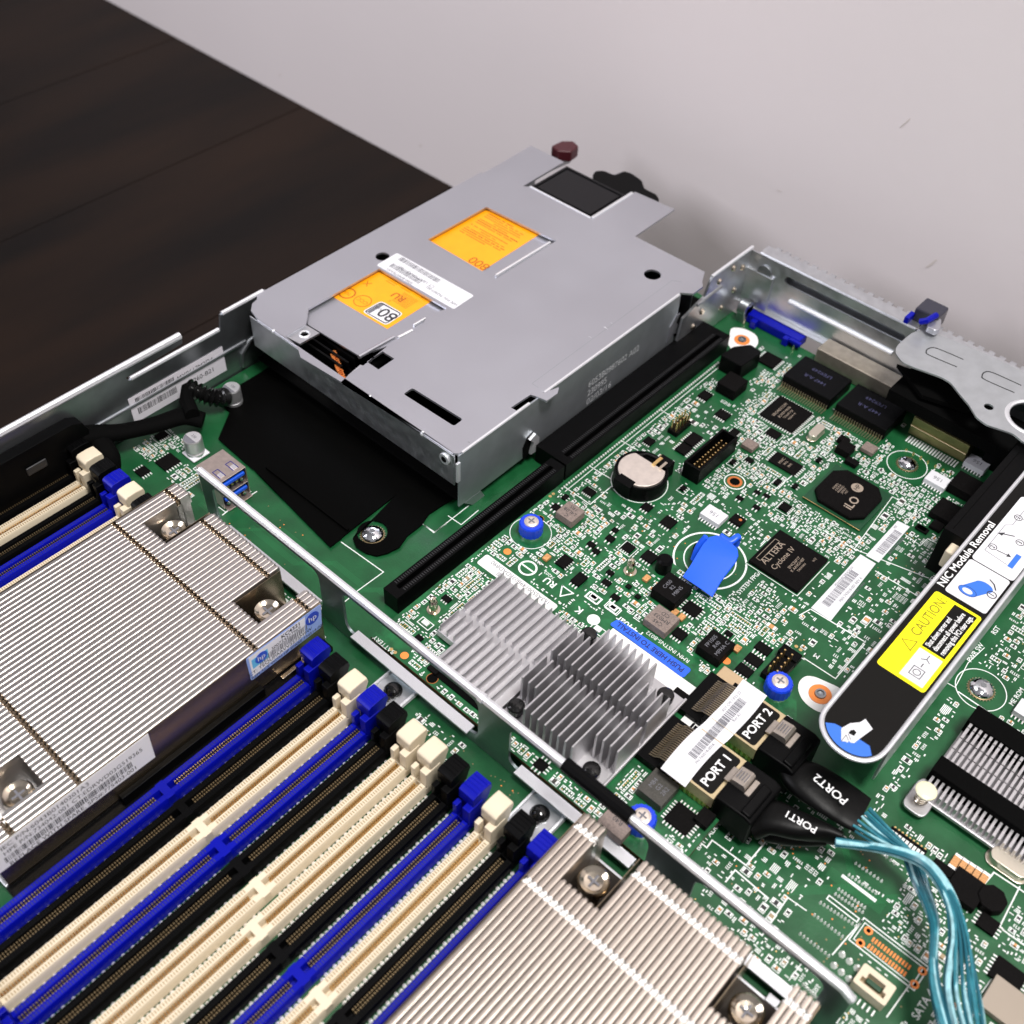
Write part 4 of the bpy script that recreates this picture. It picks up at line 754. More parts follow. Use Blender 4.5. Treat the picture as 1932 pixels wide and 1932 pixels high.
def clutter(parent,z,zones,used,tries,seed,region,silk='silk',lim=100,namep='capacitor'):
    rg=random.Random(seed); g=Grid(*region)
    for u_ in used: g.mark(*u_)
    sk=M(); comps=[]; pads=M(); vias=M(); zs=z+.006
    def glyphrow(x,y,n,hor,h=.10):
        for i in range(n):
            a=x+i*.075*(1 if hor else 0); b=y+i*.075*(0 if hor else 1); k=rg.random()
            if hor:
                fq(sk,a,a+.024,b,b+h,zs,silk); 
                if k<.6: fq(sk,a+.018,a+.05,b+(h-.018)*rg.choice((0,.5,1)),b+(h-.018)*rg.choice((0,.5,1))*0+b*0+ (b+h if 0 else b+.018+(h-.018)*0) if 0 else b+h,zs,silk) if 0 else fq(sk,a+.018,a+.052,b,b+.02,zs,silk)
                if k>.3: fq(sk,a+.018,a+.052,b+h-.02,b+h,zs,silk)
                if k>.55: fq(sk,a+.036,a+.052,b+.02,b+h*.5,zs,silk)
            else:
                fq(sk,a,a+h,b,b+.024,zs,silk)
                if k<.6: fq(sk,a,a+.02,b+.018,b+.052,zs,silk)
                if k>.3: fq(sk,a+h-.02,a+h,b+.018,b+.052,zs,silk)
                if k>.55: fq(sk,a+.02,a+h*.5,b+.036,b+.052,zs,silk)
    for poly,dens,style in zones:
        xs=[p[0] for p in poly]; ys=[p[1] for p in poly]; area_=(max(xs)-min(xs))*(max(ys)-min(ys))
        sizes=('big','mid','mid','mid','small','small','small','small','text','text','text','via')
        for phase,(kinds,share) in enumerate(((('ic','arr'),.05*style.get('ic',1)),(('pas',),.5),(('blk','text','txt2'),.7*style.get('text',1)),(('mini','mini','via'),.5),(('mini','blk1','pas','blk1'),3.2))):
            for _ in range(int(tries*6*area_*dens*share)):
                x=rg.uniform(min(xs),max(xs)); y=rg.uniform(min(ys),max(ys))
                if not inside(poly,x,y): continue
                kd=rg.choice(kinds); hor=rg.random()<.5
                if kd=='ic':
                    a,b=rg.choice(((.5,.35),(.34,.24),(.42,.42),(.28,.2),(.6,.45)));
                    if not hor: a,b=b,a
                    r=(x-.12,x+a+.12,y-.12,y+b+.12)
                    if not g.free(*r): continue
                    g.mark(*r); comps.append(('ic',x,y,a,b,hor,rg.random()))
                    frame(sk,x-.1,x+a+.1,y-.1,y+b+.1,zs,.028,silk) if rg.random()<.6 else None
                elif kd=='arr':
                    n=rg.randint(3,8); a,b=(n*.11,.16) if hor else (.16,n*.11); r=(x-.04,x+a+.04,y-.04,y+b+.04)
                    if not g.free(*r): continue
                    g.mark(*r); frame(sk,x-.03,x+a+.03,y-.03,y+b+.03,zs,.028,silk)
                    for i in range(n):
                        for s_ in (.0,.1):
                            if hor: fq(pads,x+.02+i*.11,x+.08+i*.11,y+s_,y+s_+.05,zs+.002,'solder' if rg.random()<.7 else 'gold')
                            else: fq(pads,x+s_,x+s_+.05,y+.02+i*.11,y+.08+i*.11,zs+.002,'solder' if rg.random()<.7 else 'gold')
                elif kd=='pas':
                    a,b=rg.choice(((.18,.09),(.18,.09),(.14,.08),(.14,.08),(.26,.14),(.14,.08)))
                    if rg.random()<.05: a,b=.36,.2
                    if not hor: a,b=b,a
                    r=(x-.045,x+a+.045,y-.045,y+b+.045)
                    if not g.free(*r): continue
                    g.mark(*r); frame(sk,x-.045,x+a+.045,y-.045,y+b+.045,zs,.03,silk)
                    comps.append(('pas',x,y,a,b,hor,rg.random()))
                elif kd in('blk','blk1'):
                    n=rg.randint(2,6) if kd=='blk' else rg.randint(1,3); ln_=rg.uniform(.15,.5) if kd=='blk' else rg.uniform(.1,.22); a,b=(ln_,n*.055) if hor else (n*.055,ln_); r=(x,x+a,y,y+b)
                    if not g.free(*r): continue
                    g.mark(*r)
                    for k in range(n):
                        e0=rg.uniform(0,.3)*ln_*(rg.random()<.4); 
                        if hor: fq(sk,x+e0,x+a,y+k*.055,y+k*.055+.034,zs,silk)
                        else: fq(sk,x+k*.055,x+k*.055+.034,y+e0,y+b,zs,silk)
                elif kd in('text','txt2'):
                    n=rg.randint(3,5); rows=rg.choice((1,1,1,2,3,4)) if kd=='text' else 1; h=rg.choice((.10,.12,.14))
                    a,b=(n*.075,rows*(h+.04)) if hor else (rows*(h+.04),n*.075); r=(x-.02,x+a+.01,y-.02,y+b+.01)
                    if not g.free(*r): continue
                    g.mark(*r)
                    for k in range(rows): glyphrow(x+(0 if hor else k*(h+.04)),y+(k*(h+.04) if hor else 0),n,hor,h)
                elif kd=='mini':
                    a,b=(.10,.045) if hor else (.045,.10); r=(x,x+a,y,y+b)
                    if not g.free(*r): continue
                    g.mark(*r); fq(sk,x,x+a,y,y+b,zs,silk)
                else:
                    if not g.free(x-.03,x+.03,y-.03,y+.03): continue
                    vias.quad(circ((x,y),.025,6),z,rg.choice(('solder','gold','solder')),.005)
    if sk.v: sk.ob('printing',parent,kind='stuff',smooth=False)
    if vias.v: vias.ob('vias',parent,kind='stuff',smooth=False)
    def body(q,c):
        k,x,y,a,b,hor,rn=c
        if k=='ic':
            q.box(x,x+a,y,y+b,z+.03,z+.13,'chip'); n=max(2,int((b if hor else a)/.1))
            n=max(2,int((a if hor else b)/.1))
            for i in range(n):
                for s_ in (0,1):
                    if hor: t=x+(i+.5)*a/n; yy=y-.08 if s_==0 else y+b+.0; q.box(t-.022,t+.022,yy,yy+.08,z+.005,z+.05,'solder')
                    else: t=y+(i+.5)*b/n; xx=x-.08 if s_==0 else x+a; q.box(xx,xx+.08,t-.022,t+.022,z+.005,z+.05,'solder')
        else:
            m_='resistor' if rn<.45 else ('tan' if rn<.72 else ('inductor_dark' if rn<.85 else 'cream_dark')); h=.05 if m_=='resistor' else .09
            e=.25
            if hor: q.box(x+a*e,x+a*(1-e),y,y+b,z+.006,z+h,m_); q.box(x,x+a*e,y,y+b,z+.005,z+h*.95,'solder'); q.box(x+a*(1-e),x+a,y,y+b,z+.005,z+h*.95,'solder')
            else: q.box(x,x+a,y+b*e,y+b*(1-e),z+.006,z+h,m_); q.box(x,x+a,y,y+b*e,z+.005,z+h*.95,'solder'); q.box(x,x+a,y+b*(1-e),y+b,z+.005,z+h*.95,'solder')
    comps.sort(key=lambda c:-(c[3]*c[4])/(c[1]**2+c[2]**2+1000))
    for c in comps[:lim]:
        q=M(); body(q,c); q.ob('small_chip' if c[0]=='ic' else ('resistor' if c[6]<.45 else 'capacitor'),parent,smooth=False)
    q=M(); [body(q,c) for c in comps[lim:]]
    for i,f in enumerate(pads.f): q.add([pads.v[k] for k in f],[(0,1,2,3)],pads.ms[pads.mi[i]])
    if q.v: q.ob('small_components',parent,kind='stuff',smooth=False)

# ================================================================ MEMORY SLOTS
def make_slot(colr, label, x, key, gold='gold'):
    m_={'blue':'blue_plastic','black':'black_plastic','white':'cream'}[colr]; gold='gold' if colr=='white' else 'gold_dim'; hm={'blue':'hole_blue','black':'black_matte','white':'cream_dark'}[colr]
    t=thing('memory_slot',label,'memory slot',(x,5.6,0),group='long memory slots side by side')
    y0,y1=-.95,12.15; q=M()
    def seg(a,b):
        q.prism_y([(x-.36,.04),(x+.36,.04),(x+.36,.50),(x+.32,.58),(x+.13,.58),(x+.10,.5),(x+.09,.2),(x-.09,.2),(x-.10,.5),(x-.13,.58),(x-.32,.58),(x-.36,.50)],a,b,m_)
    seg(y0,key-.14); seg(key+.14,y1); q.box(x-.36,x+.36,key-.14,key+.14,.04,.575,m_)
    for a,b in ((y0,key-.3),(key+.3,y1)):
        y=a+.12
        while y<b-.1:
            for s_ in (-1,1): fq(q,x+s_*.235-.06,x+s_*.235+.06,y,y+.046,.5835,hm)
            y+=.092
    q.ob('body',t)
    q=M()
    for a,b in ((y0,key-.3),(key+.3,y1)):
        y=a+.1
        while y<b-.08:
            for s_ in (-1,1):
                q.box(*sorted((x+s_*.03,x+s_*.088)),y,y+.045,.2,.50,gold)
            y+=.092
    q.ob('contacts',t)
    q=M()
    for s_ in (-1,1):
        y=y0+.1; k=0
        while y<y1:
            if abs(y-key)>.35: q.lathe((x+s_*(.435+.03*(k%2)),y),[(.078,.0),(.070,.10),(.001,.16)],'solder',7)
            y+=.17; k+=1
    q.ob('solder_pins',t)
    for end in (0,1):
        q=M(); Y=(lambda v:y1+v) if end else (lambda v:y0-v)
        bx=lambda a,b,c,d,e,f: q.box(a,b,*sorted((Y(c),Y(d))),e,f,m_)
        bx(x-.36,x+.36,0,.95,.04,.45)
        bx(x-.36,x-.16,-.02,.26,.45,1.15); bx(x+.04,x+.36,.02,.72,.45,1.30)
        bx(x-.30,x+.30,.34,.92,.45,1.25)
        o=q.ob('tower',t,bevel=.035,seg=1)
        q=M(); q.prism_x([(Y(.36),1.1),(Y(.95),1.0),(Y(1.05),1.35),(Y(1.14),1.55),(Y(1.10),1.80),(Y(.75),1.84),(Y(.38),1.82),(Y(.26),1.74),(Y(.26),1.25)],x-.33,x+.33,m_)
        if colr!='white':
            for k in range(4): q.prism_x([(Y(.45+.15*k),1.80),(Y(.55+.15*k),1.80),(Y(.5+.15*k),1.86)],x-.30,x+.30,m_)
        q.ob('latch',t,bevel=.06,seg=2)
    return t
def dup(t,x,label):
    r=t.copy(); S.collection.objects.link(r); dx=x*K-r.location.x; r.location.x=x*K; r['label']=label; WB[r.name]=(x,5.6,0)
    for ch in list(t.children):
        c=ch.copy(); S.collection.objects.link(c); c.parent=r
    return r
def slot_x(i): return -19.52+.969*i
names=['first blue','first black','first white','second blue','second black','second white']
proto={}
order=['blue','black','white','blue','black','white','white','black','blue','white','black','blue']
where=['blue memory slot touching the shadow of the left heatsink','black memory slot right beside the first blue slot','white memory slot between a black slot and a blue one, nearest the left heatsink','blue memory slot below the foot screw, between white and black slots','black memory slot below the silver foot screw, left of the paired white slots','left one of the two neighbouring white memory slots','right one of the two neighbouring white memory slots','black memory slot right of the paired white slots','blue memory slot right of the paired white slots','white memory slot nearest the lower heatsink','black memory slot beside the last white slot','blue memory slot half hidden by the lower heatsink']
for i,cn in enumerate(order):
    key=6.24 if i<6 else 5.33
    kk=(cn,key)
    if kk not in proto: proto[kk]=make_slot(cn,where[i],slot_x(i),key)
    else: dup(proto[kk],slot_x(i),where[i])
for x,cn,lb in ((-34.25,'black','black memory slot against the left server wall'),(-33.3,'white','white memory slot nearest the left server wall'),(-32.35,'black','black memory slot with gold specks between white and blue in the far left group'),(-31.45,'blue','blue memory slot in the far left group'),(-30.5,'white','white memory slot half hidden behind the left heatsink'),(-29.55,'black','black memory slot almost covered by the left heatsink')):
    kk=(cn,6.24); dup(proto[kk],x,lb)
# ================================================================ RISER CONNECTORS
def riser_conn(y0,y1,label,xl=-20.25):
    t=thing('riser_connector',label,'connector',(-19.9,(y0+y1)/2,0),group='long black card connectors'); x0,x1=xl,-19.5; q=M()
    q.plate([(x0,y0),(x1,y0),(x1,y1),(x0,y1)],[[(-19.98,y0+.4),(-19.78,y0+.4),(-19.78,y1-.4),(-19.98,y1-.4)]],.02,.95,'black_plastic')
    q.box(x0+.05,x1-.05,y0+.05,y1-.05,.02,.5,'black_matte'); y=y0+.5
    while y<y1-.5:
        for s_ in (-1,1): q.box(*sorted((-19.88+s_*.16,-19.88+s_*.30)),y,y+.045,.95,.96,'grey_rib')
        y+=.11
    q.ob('body',t,bevel=.03,seg=1)
riser_conn(16.75,26.45,'long black ribbed card connector alongside the storage card, nearer the crossbar'); riser_conn(26.55,38.6,'long black card connector between the power supply and the coin battery, nearer the wall',-21.2)
# ================================================================ USB PORT
def build_usb():
    t=thing('usb_port','stacked metal double port with two blue plastic tongues behind the crossbar end','port',(-28.9,16.4,0)); x0,x1,y0,y1,z=-29.95,-28.45,15.55,16.9,1.55
    q=M(); q.box(x0,x1,y0,y1,z-.05,z,'port_metal'); q.box(x0,x0+.05,y0,y1,.05,z-.05,'port_metal'); q.box(x0+.05,x1,y0,y0+.05,.05,z-.05,'port_metal'); q.box(x0+.05,x1,y1-.05,y1,.05,z-.05,'port_metal'); q.box(x0+.05,x1+.03,y0+.05,y1-.05,.74,.79,'port_metal'); q.box(x0+.05,x1+.2,y0+.05,y1-.05,.02,.06,'port_metal'); q.ob('shell',t,bevel=.02,seg=1)
    for zz in (1.18,.38):
        q=M(); q.box(x0+.3,x1+.02,y0+.12,y1-.1,zz+.0,zz+.18,'blue_port'); o=q.ob('tongue',t,bevel=.05); q=M()
        for k in range(4): q.box(x1-.3,x1+.04,y0+.3+k*.22,y0+.4+k*.22,zz-.08,zz,'gold')
        for k in (0,1): q.dome((x1-.02,y0+.25+k*.8),zz-.14,.1,.14,'chrome',12,3)
        q.ob('contacts',o)
    q=M()
    for k in (0,1):
        c=y0+.35+k*.65; q.line([(x1-.2,c-.13),(x1-.7,c-.13),(x1-.7,c+.13),(x1-.2,c+.13)],.035,z,'hole_blue'); q.box(x1-.45,x1-.2,c-.09,c+.09,z,z+.04,'chrome')
    q.ob('spring_tabs',t)
build_usb()
# ================================================================ COIN BATTERY
def build_coin():
    t=thing('coin_battery_holder','black round holder with a silver coin battery beside the long black connector','battery holder',(-17.1,28.6,0)); c=(-17.16,28.72)
    q=M(); q.cyl(c,.0,.62,1.16,'black_plastic',48); q.lathe(c,[(1.16,.62),(1.14,.74),(1.06,.74),(1.04,.62)],'black_plastic',48); q.prism([(c[0]-.5,c[1]-1.25),(c[0]+.35,c[1]-1.25),(c[0]+.3,c[1]-.8),(c[0]-.45,c[1]-.8)],.2,.80,'black_plastic'); q.box(c[0]+.1,c[0]+.75,c[1]+.75,c[1]+1.35,0,.78,'black_plastic'); q.ob('holder',t)
    q=M(); cut=[p for p in circ(c,1.0,48) if p[1]<c[1]+.62]; q.prism(cut,.6,.78,'battery_steel'); q.ob('coin_battery',t,bevel=.03)
    q=M(); q.ring(c,.002,1.2,1.235,'silk'); q.ob('printed_ring',t); q=M()
    q.box(c[0]+.15,c[0]+.3,c[1]+.5,c[1]+1.1,.78,.84,'gold'); q.box(c[0]+.5,c[0]+.62,c[1]+.5,c[1]+1.0,.78,.86,'nickel'); q.tube([(c[0]-.75,c[1]+.5,.70),(c[0]-.4,c[1]+.95,.72),(c[0]+.15,c[1]+1.05,.72)],.05,'black_gloss',6); q.box(c[0]-.7,c[0]+.0,c[1]+.62,c[1]+.8,.58,.62,'copper_dark'); q.ob('spring_contact',t)
build_coin(); use(-18.4,-15.9,27.4,30.2)
# ================================================================ LEFT SIDE CABLE
def ribbonish(q,pts,m_,n=14):
    # flattened tube: pts = (x,y,z,half_width,half_height)
    P_=[Vector(p[:3]) for p in pts]; rings=[]
    for i,p in enumerate(P_):
        d=(P_[min(i+1,len(P_)-1)]-P_[max(i-1,0)]).normalized(); sd=d.cross(Vector((0,0,1))).normalized(); up=sd.cross(d).normalized(); w_,h_=pts[i][3:5]
        rings.append([tuple(p+sd*w_*math.copysign(abs(math.cos(2*math.pi*k/n))**.8,math.cos(2*math.pi*k/n))+up*h_*math.sin(2*math.pi*k/n)) for k in range(n)])
    V=[v for r in rings for v in r]; F=[(i*n+k,i*n+n+k,i*n+n+(k+1)%n,i*n+(k+1)%n) for i in range(len(rings)-1) for k in range(n)]+[tuple(range(n)),tuple((len(rings)-1)*n+k for k in range(n))[::-1]]
    q.add(V,F,m_)
def spline(pts,n=8):
    o=[]; m_=len(pts)
    for i in range(m_-1):
        p0,p1,p2,p3=[np.array(pts[min(max(j,0),m_-1)],float) for j in (i-1,i,i+1,i+2)]
        for k in range(n):
            t=k/n; o.append(tuple(.5*((2*p1)+(-p0+p2)*t+(2*p0-5*p1+4*p2-p3)*t*t+(-p0+3*p1-3*p2+p3)*t**3)))
    o.append(tuple(pts[-1])); return o
def E(r,x,y,z,*a): c=Q(r,x,y,z); return (c[0],c[1],z)+a
def build_left():
    t=thing('cable_harness','black sleeved cable with a corrugated end running along the left server wall','cable',(-33.8,14,0)); q=M()
    ribbonish(q,spline([E('e',-50,1420,1.6,.5,.4),E('e',300,1260,1.7,.55,.45),E('e',620,1150,1.5,.5,.4),E('e',900,1115,1.2,.4,.3),E('e',1150,1060,1.0,.4,.3),E('e',1350,1000,.9,.45,.3),E('e',1500,1030,.7,.4,.3)]),'black_matte')
    ribbonish(q,spline([E('e',700,1150,1.3,.5,.4),E('e',800,1290,.9,.45,.4),E('e',820,1390,.4,.4,.35)]),'black_matte'); q.ob('sleeve',t)
    q=M(); pts=[E('e',1390,790,1.3),E('e',1480,830,1.2),E('e',1560,860,1.0),E('e',1640,860,.8),E('e',1700,840,.5)]
    sp=spline(pts,10); q.tube(sp,[.34+.09*math.cos(i*2*math.pi/4) for i in range(len(sp))],'black_gloss',14); q.tube([E('e',1390,790,1.3),E('e',1375,880,1.2),E('e',1420,990,1.2)],.32,'black_matte',10); q.ob('corrugated_tube',t)
    t=thing('air_duct','long black plastic duct panel lining the left server wall','duct',(-34.4,0,0)); q=M(); pl=[(-14,.1),(13.3,.1),(13.6,2.0),(13.4,2.5),(13.0,2.7),(-14,2.7)]; q.prism_x(pl,-34.86,-34.3,'black_plastic'); q.box(-34.3,-34.2,10.6,11.5,1.5,1.9,'resistor'); q.ob('panel',t,bevel=.1)
build_left()
# white label on the left wall
q=M(); X=-34.86
q.prism_x([(15.8,.5),(20.75,.5),(20.75,1.88),(15.8,1.88)],X,X+.012,'label_mauve'); q.barcode((X+.012,16.1,1.4),PY,PZ,2.0,.34,'print',rng); q.barcode((X+.012,16.1,.85),PY,PZ,2.0,.34,'print',rng); q.text('MX8617M3D4',(X+.012,19.2,1.5),PY,PZ,.36,'print',fit=1.9); q.text('755260-B21',(X+.012,19.3,.95),PY,PZ,.34,'print',fit=1.6)
q.ob('serial_label',CHASSIS,label='white serial label with two barcodes on the left wall')
# ================================================================ CHIPSET HEATSINK
def build_hsr():
    t=thing('chipset_heatsink','low silver chipset heatsink with two black tape straps at the right edge','heatsink',(1.5,25.6,0)); q=M()
    x=-1.15; k=0
    while x<5.5:
        y=24.82
        while y<26.7:
            q.box(x+.012*(k%2),x+.1,y,min(y+.52,26.7),.5,1.0-.03*(k%2),'alu'); y+=.56
        q.box(x,x+.09,23.45,24.1,.35,.78,'alu'); x+=.19; k+=1
    q.ob('fins',t); q=M(); q.box(-1.25,6,23.35,28,.2,.36,'alu'); q.ob('base',t,bevel=.05)
    for a,b in ((26.7,27.55),(24.08,24.82)):
        q=M(); q.box(-1.28,6,a,b,.36,1.06,'black_matte'); q.ob('tape_strap',t,bevel=.03)
    q=M(); q.prism(rpoly([(-1.45,22.7),(-.6,22.7),(-.6,23.5),(-1.3,24.2),(-1.45,23.9)],.3,4),.2,.34,'alu'); c=(-1.02,23.25); q.ob('ear',t,bevel=.04)
    q=M(); sp=[(c[0]+.2*math.cos(a*.6),c[1]+.2*math.sin(a*.6),.35+a*.012) for a in range(48)]; q.tube(sp,.035,'nickel',6); o=q.ob('pin_spring',t); q=M(); q.cyl(c,.34,1.0,.1,'ivory',12); q.cyl(c,.94,1.02,.33,'ivory',28,.36); q.dome(c,1.02,.36,.08,'ivory',28,4); q.ob('push_pin',t)
build_hsr(); use(-1.6,9,22.5,28.2)
# ================================================================ RAID CARD
CZT=.62
def build_card():
    t=thing('storage_controller_card','green plug-in storage controller card densely covered in parts, carrying two silver heatsinks','circuit card',(-12.5,20,CZT)); z=CZT; U=[]
    out=[(-19.15,15.05),(-5.52,15.05),(-5.52,22.3),(-5.75,22.9),(-6.3,23.75),(-7.02,24.1),(-7.02,25.6),(-19.15,25.6)]
    q=M(); q.prism(out,z-.16,z,'pcb_edge',top='pcb_card'); q.box(-18.3,-6.5,15.4,15.7,.0,z-.16,'black_plastic'); q.ob('board',t)
    def us(*a): use(*a,lst=U)
    # heatsinks
    def finblock(name,x0,x1,pitch,ya,yb,ycut,z0,z1,th,notch,label):
        q=M(); x=x0; i=0
        while x<x1:
            a,b=ya,yb
            for (nx0,nx1,na,nb) in notch:
                if nx0<=x<=nx1:
                    if na<=a+.01: a=max(a,nb)
                    else: b=min(b,na)
            for c,d in ((a,ycut-.14),(ycut+.14,b)):
                if d>c+.1: q.prism_y([(x,z0),(x+th*1.1,z0),(x+th,z1-.02),(x+th*.8,z1),(x+th*.3,z1),(x+th*.1,z1-.02)],c,d,'alu')
            x+=pitch
        o=q.ob(name,t); o['label']=label; return o
    o=finblock('low_heatsink',-17.25,-13.5,.345,15.75,20.15,17.85,z+.4,1.45,.055,[(-17.3,-16.55,15.7,16.75)],'low pale silver heatsink with thin shallow fins')
    q=M(); q.prism([(-16.5,15.72),(-13.4,15.72),(-13.4,20.2),(-17.35,20.2),(-17.35,16.7),(-16.5,16.7)],z+.12,z+.46,'alu'); q.ob('base',o,bevel=.03); us(-16.5,-13.4,15.72,20.25); us(-17.4,-16.4,16.7,20.25); us(-16.4,-13.5,15.42,15.75); q=M(); q.box(-16.3,-13.5,15.45,15.72,z+.01,z+.06,'black_matte'); q.ob('insulating_strip',t)
    o=finblock('tall_heatsink',-13.2,-9.05,.2958,15.72,20.22,18.0,z+.35,2.42,.085,[(-13.3,-12.5,15.6,16.6),(-10.0,-9.0,15.6,16.6),(-10.0,-9.0,19.4,20.6),(-13.3,-12.6,19.5,20.6)],'tall silver heatsink with upright grey fins and four black pins')
    q=M(); q.box(-13.35,-8.95,15.68,20.6,z+.15,z+.37,'alu'); q.box(-9.0,-8.9,15.7,20.6,z+.37,z+.5,'alu'); q.ob('base',o,bevel=.03)
    for (px,py) in ((-12.93,16.1),(-9.5,16.0),(-9.47,20.0),(-13.05,20.15)):
        q=M(); q.cyl((px,py),z+.37,z+.62,.2,'black_plastic',16); q.cyl((px,py),z+.62,z+.85,.31,'black_gloss',24); q.dome((px,py),z+.85,.31,.12,'black_gloss',24,4); q.ob('push_pin',o)
    us(-13.4,-8.85,15.68,20.7)
    # printed card label strip with serial
    q=M(); c4=QS('j',z,(1290,300),(1350,255),(1895,600),(1850,660)); xa,xb=c4[0][0],c4[2][0]; yb=c4[1][1]
    q.prism(rrect(-18.75,-15.05,20.27,20.88,.1,3),z+.005,z+.02,'white_pad'); q.text('163AS500149B03BDADB90',(-16.85,20.72,z+.02),NX,NY,.26,'print_grey'); q.barcode((-17.3,20.55,z+.02),NX,NY,.5,.22,'print_grey',rng); q.ob('serial_strip',t,label='white serial strip behind the low heatsink'); us(-18.8,-15.0,20.2,20.9)
    q=M(); q.box(-12.9,-9.0,20.65,21.5,z+.005,z+.02,'white_pad'); 
    a=Q('k',1055,545,z); b=Q('k',1690,1010,z); c=Q('k',1765,935,z); d=Q('k',1130,500,z)
    q.prism(rpoly([a,d,c,b],.12,3),z+.02,z+.035,'sticker_blue'); m_=((a[0]+c[0])/2,(a[1]+c[1])/2); q.text('PUSH HERE TO INSTALL',(m_[0],m_[1],z+.035),NX,NY,.30,'print_navy',bold=.02,fit=3.05); q.ob('push_here_sticker',t,label='blue sticker reading PUSH HERE TO INSTALL'); us(-13.2,-8.9,20.6,22.1)
    # blocks
    for (r,x,y,sx,sy,h,m2,tx) in (('f',895,1010,.85,.85,.42,'inductor',('1R5','L4L0B','C')),('k',1510,490,1.0,.95,.42,'inductor',('CD','RM033','C45')),('x',1430,1060,1.1,1.15,.55,'chip',('C450','R2','M8N5')),('l',590,60,1.0,1.05,.5,'chip',('FP1005','R40','MPHA C')),('l',165,1110,1.0,1.05,.45,'inductor_dark',('M84','G2','2R2')),('p',1110,430,1.0,.95,.42,'inductor',('1R5','R40'))):
        c=Q(r,x,y,z+h); o=chip(t,c[0],c[1],sx,sy,h,z=z,name='inductor',m=m2,lst=U); q=M()
        for k,s_ in enumerate(tx): q.text(s_,(c[0],c[1]+(.22-.24*k),z+h),NX,NY,.24,'print' if m2=='inductor' else 'label_text') if m2=='inductor' else q.text(s_,(c[0]-.22+.24*k,c[1],z+h),PY,NX,.22,'print_grey')
        q.ob('marking',o)
    for (r,x,y,sx,sy,h,ld) in (('f',960,1505,.42,.6,.16,'y'),('x',1140,655,.55,.5,.15,'y'),('x',1690,1330,.65,.55,.12,'xy'),('x',1530,1650,.5,.42,.15,'y'),('f',790,975,.34,.32,.12,'xy'),('f',1050,1250,.34,.24,.12,'y'),('f',1190,1205,.34,.3,.14,'y'),('f',1085,1300,.3,.24,.12,'y'),('f',1225,1145,.25,.25,.1,'y'),('l',940,85,.6,.4,.14,'y'),('l',870,170,.6,.42,.14,'y'),('l',800,245,.6,.42,.14,'y'),('k',1660,1150,.55,.5,.1,'xy'),('l',340,1340,.9,.85,.12,'xy'),('l',510,1330,.5,.6,.3,''),('r',1740,1380,.45,.4,.08,'xy'),('x',700,1180,.35,.26,.1,'y'),('x',870,1040,.22,.2,.1,''),('x',990,1170,.22,.2,.1,''),('j',985,1070,.45,.2,.15,'')):
        c=Q(r,x,y,z+h); chip(t,c[0],c[1],sx,sy,h,z=z,leads=ld,lst=U)
    c=Q('l',700,310,z+.2); q=M(); q.box(c[0]-.5,c[0]+.5,c[1]-.3,c[1]+.3,z+.02,z+.22,'crystal_gold'); q.ob('oscillator',t,bevel=.04); us(c[0]-.55,c[0]+.55,c[1]-.35,c[1]+.35)
    c=Q('l',1050,230,z+.3); q=M(); q.box(c[0]-.35,c[0]+.35,c[1]-.6,c[1]+.6,z+.02,z+.3,'black_plastic'); o=q.ob('pin_header',t); q=M()
    for i in range(5):
        for dx in (-.15,.15): q.box(c[0]+dx-.03,c[0]+dx+.03,c[1]-.5+i*.24,c[1]-.44+i*.24,z+.3,z+.75,'gold')
    q.ob('pins',o); us(c[0]-.4,c[0]+.4,c[1]-.65,c[1]+.65)
    c=Q('l',1130,135,z+.3); q=M(); q.box(c[0]-.4,c[0]+.4,c[1]-.2,c[1]+.25,z+.02,z+.4,'black_plastic'); q.ob('jumper',t,bevel=.04); us(c[0]-.45,c[0]+.45,c[1]-.25,c[1]+.3)
    for (r,x,y) in (('k',1820,1210),('k',1720,1400),('k',1660,1460),('k',1800,1450)):
        c=Q(r,x,y,z+.12); q=M(); q.box(c[0]-.26,c[0]+.26,c[1]-.24,c[1]+.24,z+.02,z+.14,'white_pad'); q.ob('indicator_light',t,bevel=.03); us(c[0]-.28,c[0]+.28,c[1]-.26,c[1]+.26)
    for (r,x,y) in (('k',915,315),('k',1090,410),('k',955,590),('j',930,735),('f',1070,1650),('f',1205,1720)):
        c=Q(r,x,y,z); q=M(); q.line([(c[0]-.28,c[1]-.16),(c[0]+.28,c[1]-.16),(c[0]+.28,c[1]+.16),(c[0]-.28,c[1]+.16)],.035,z+.003,'silk',close=True); q.box(c[0]-.14,c[0]+.14,c[1]-.09,c[1]+.09,z+.01,z+.08,'white_pad'); q.ob('indicator_light',t); us(c[0]-.32,c[0]+.32,c[1]-.2,c[1]+.2)
    for (r,x,y) in (('f',1665,1755),('f',1715,1790),('f',720,1350),('x',1100,940),('l',745,90)):
        c=Q(r,x,y,z+.1); q=M(); q.box(c[0]-.12,c[0]+.12,c[1]-.16,c[1]+.16,z+.01,z+.14,'tan'); q.ob('capacitor',t,bevel=.02,seg=1); us(c[0]-.15,c[0]+.15,c[1]-.2,c[1]+.2)
    # thumb screws
    for (x,y,lb) in ((-18.25,22.9,'blue knurled thumbscrew near the long black connector'),(-6.9,23.35,'blue knurled thumbscrew next to the port label'),(-7.3,15.9,'blue thumbscrew seen under the crossbar')):
        q=M(); q.lathe((x,y),[(.62,z+.002),(.62,z+.006),(.05,z+.006)],'pcb_card',28); 
        if x<-8 : q.ring((x,y),z+.004,.82,.85,'silk')
        q.cyl((x,y),z,z+.14,.46,'chrome',28)
        n=36; V=[]
        prof=[(z+.14,.48),(z+.60,.48),(z+.66,.44),(z+.66,.30),(z+.58,.29)]
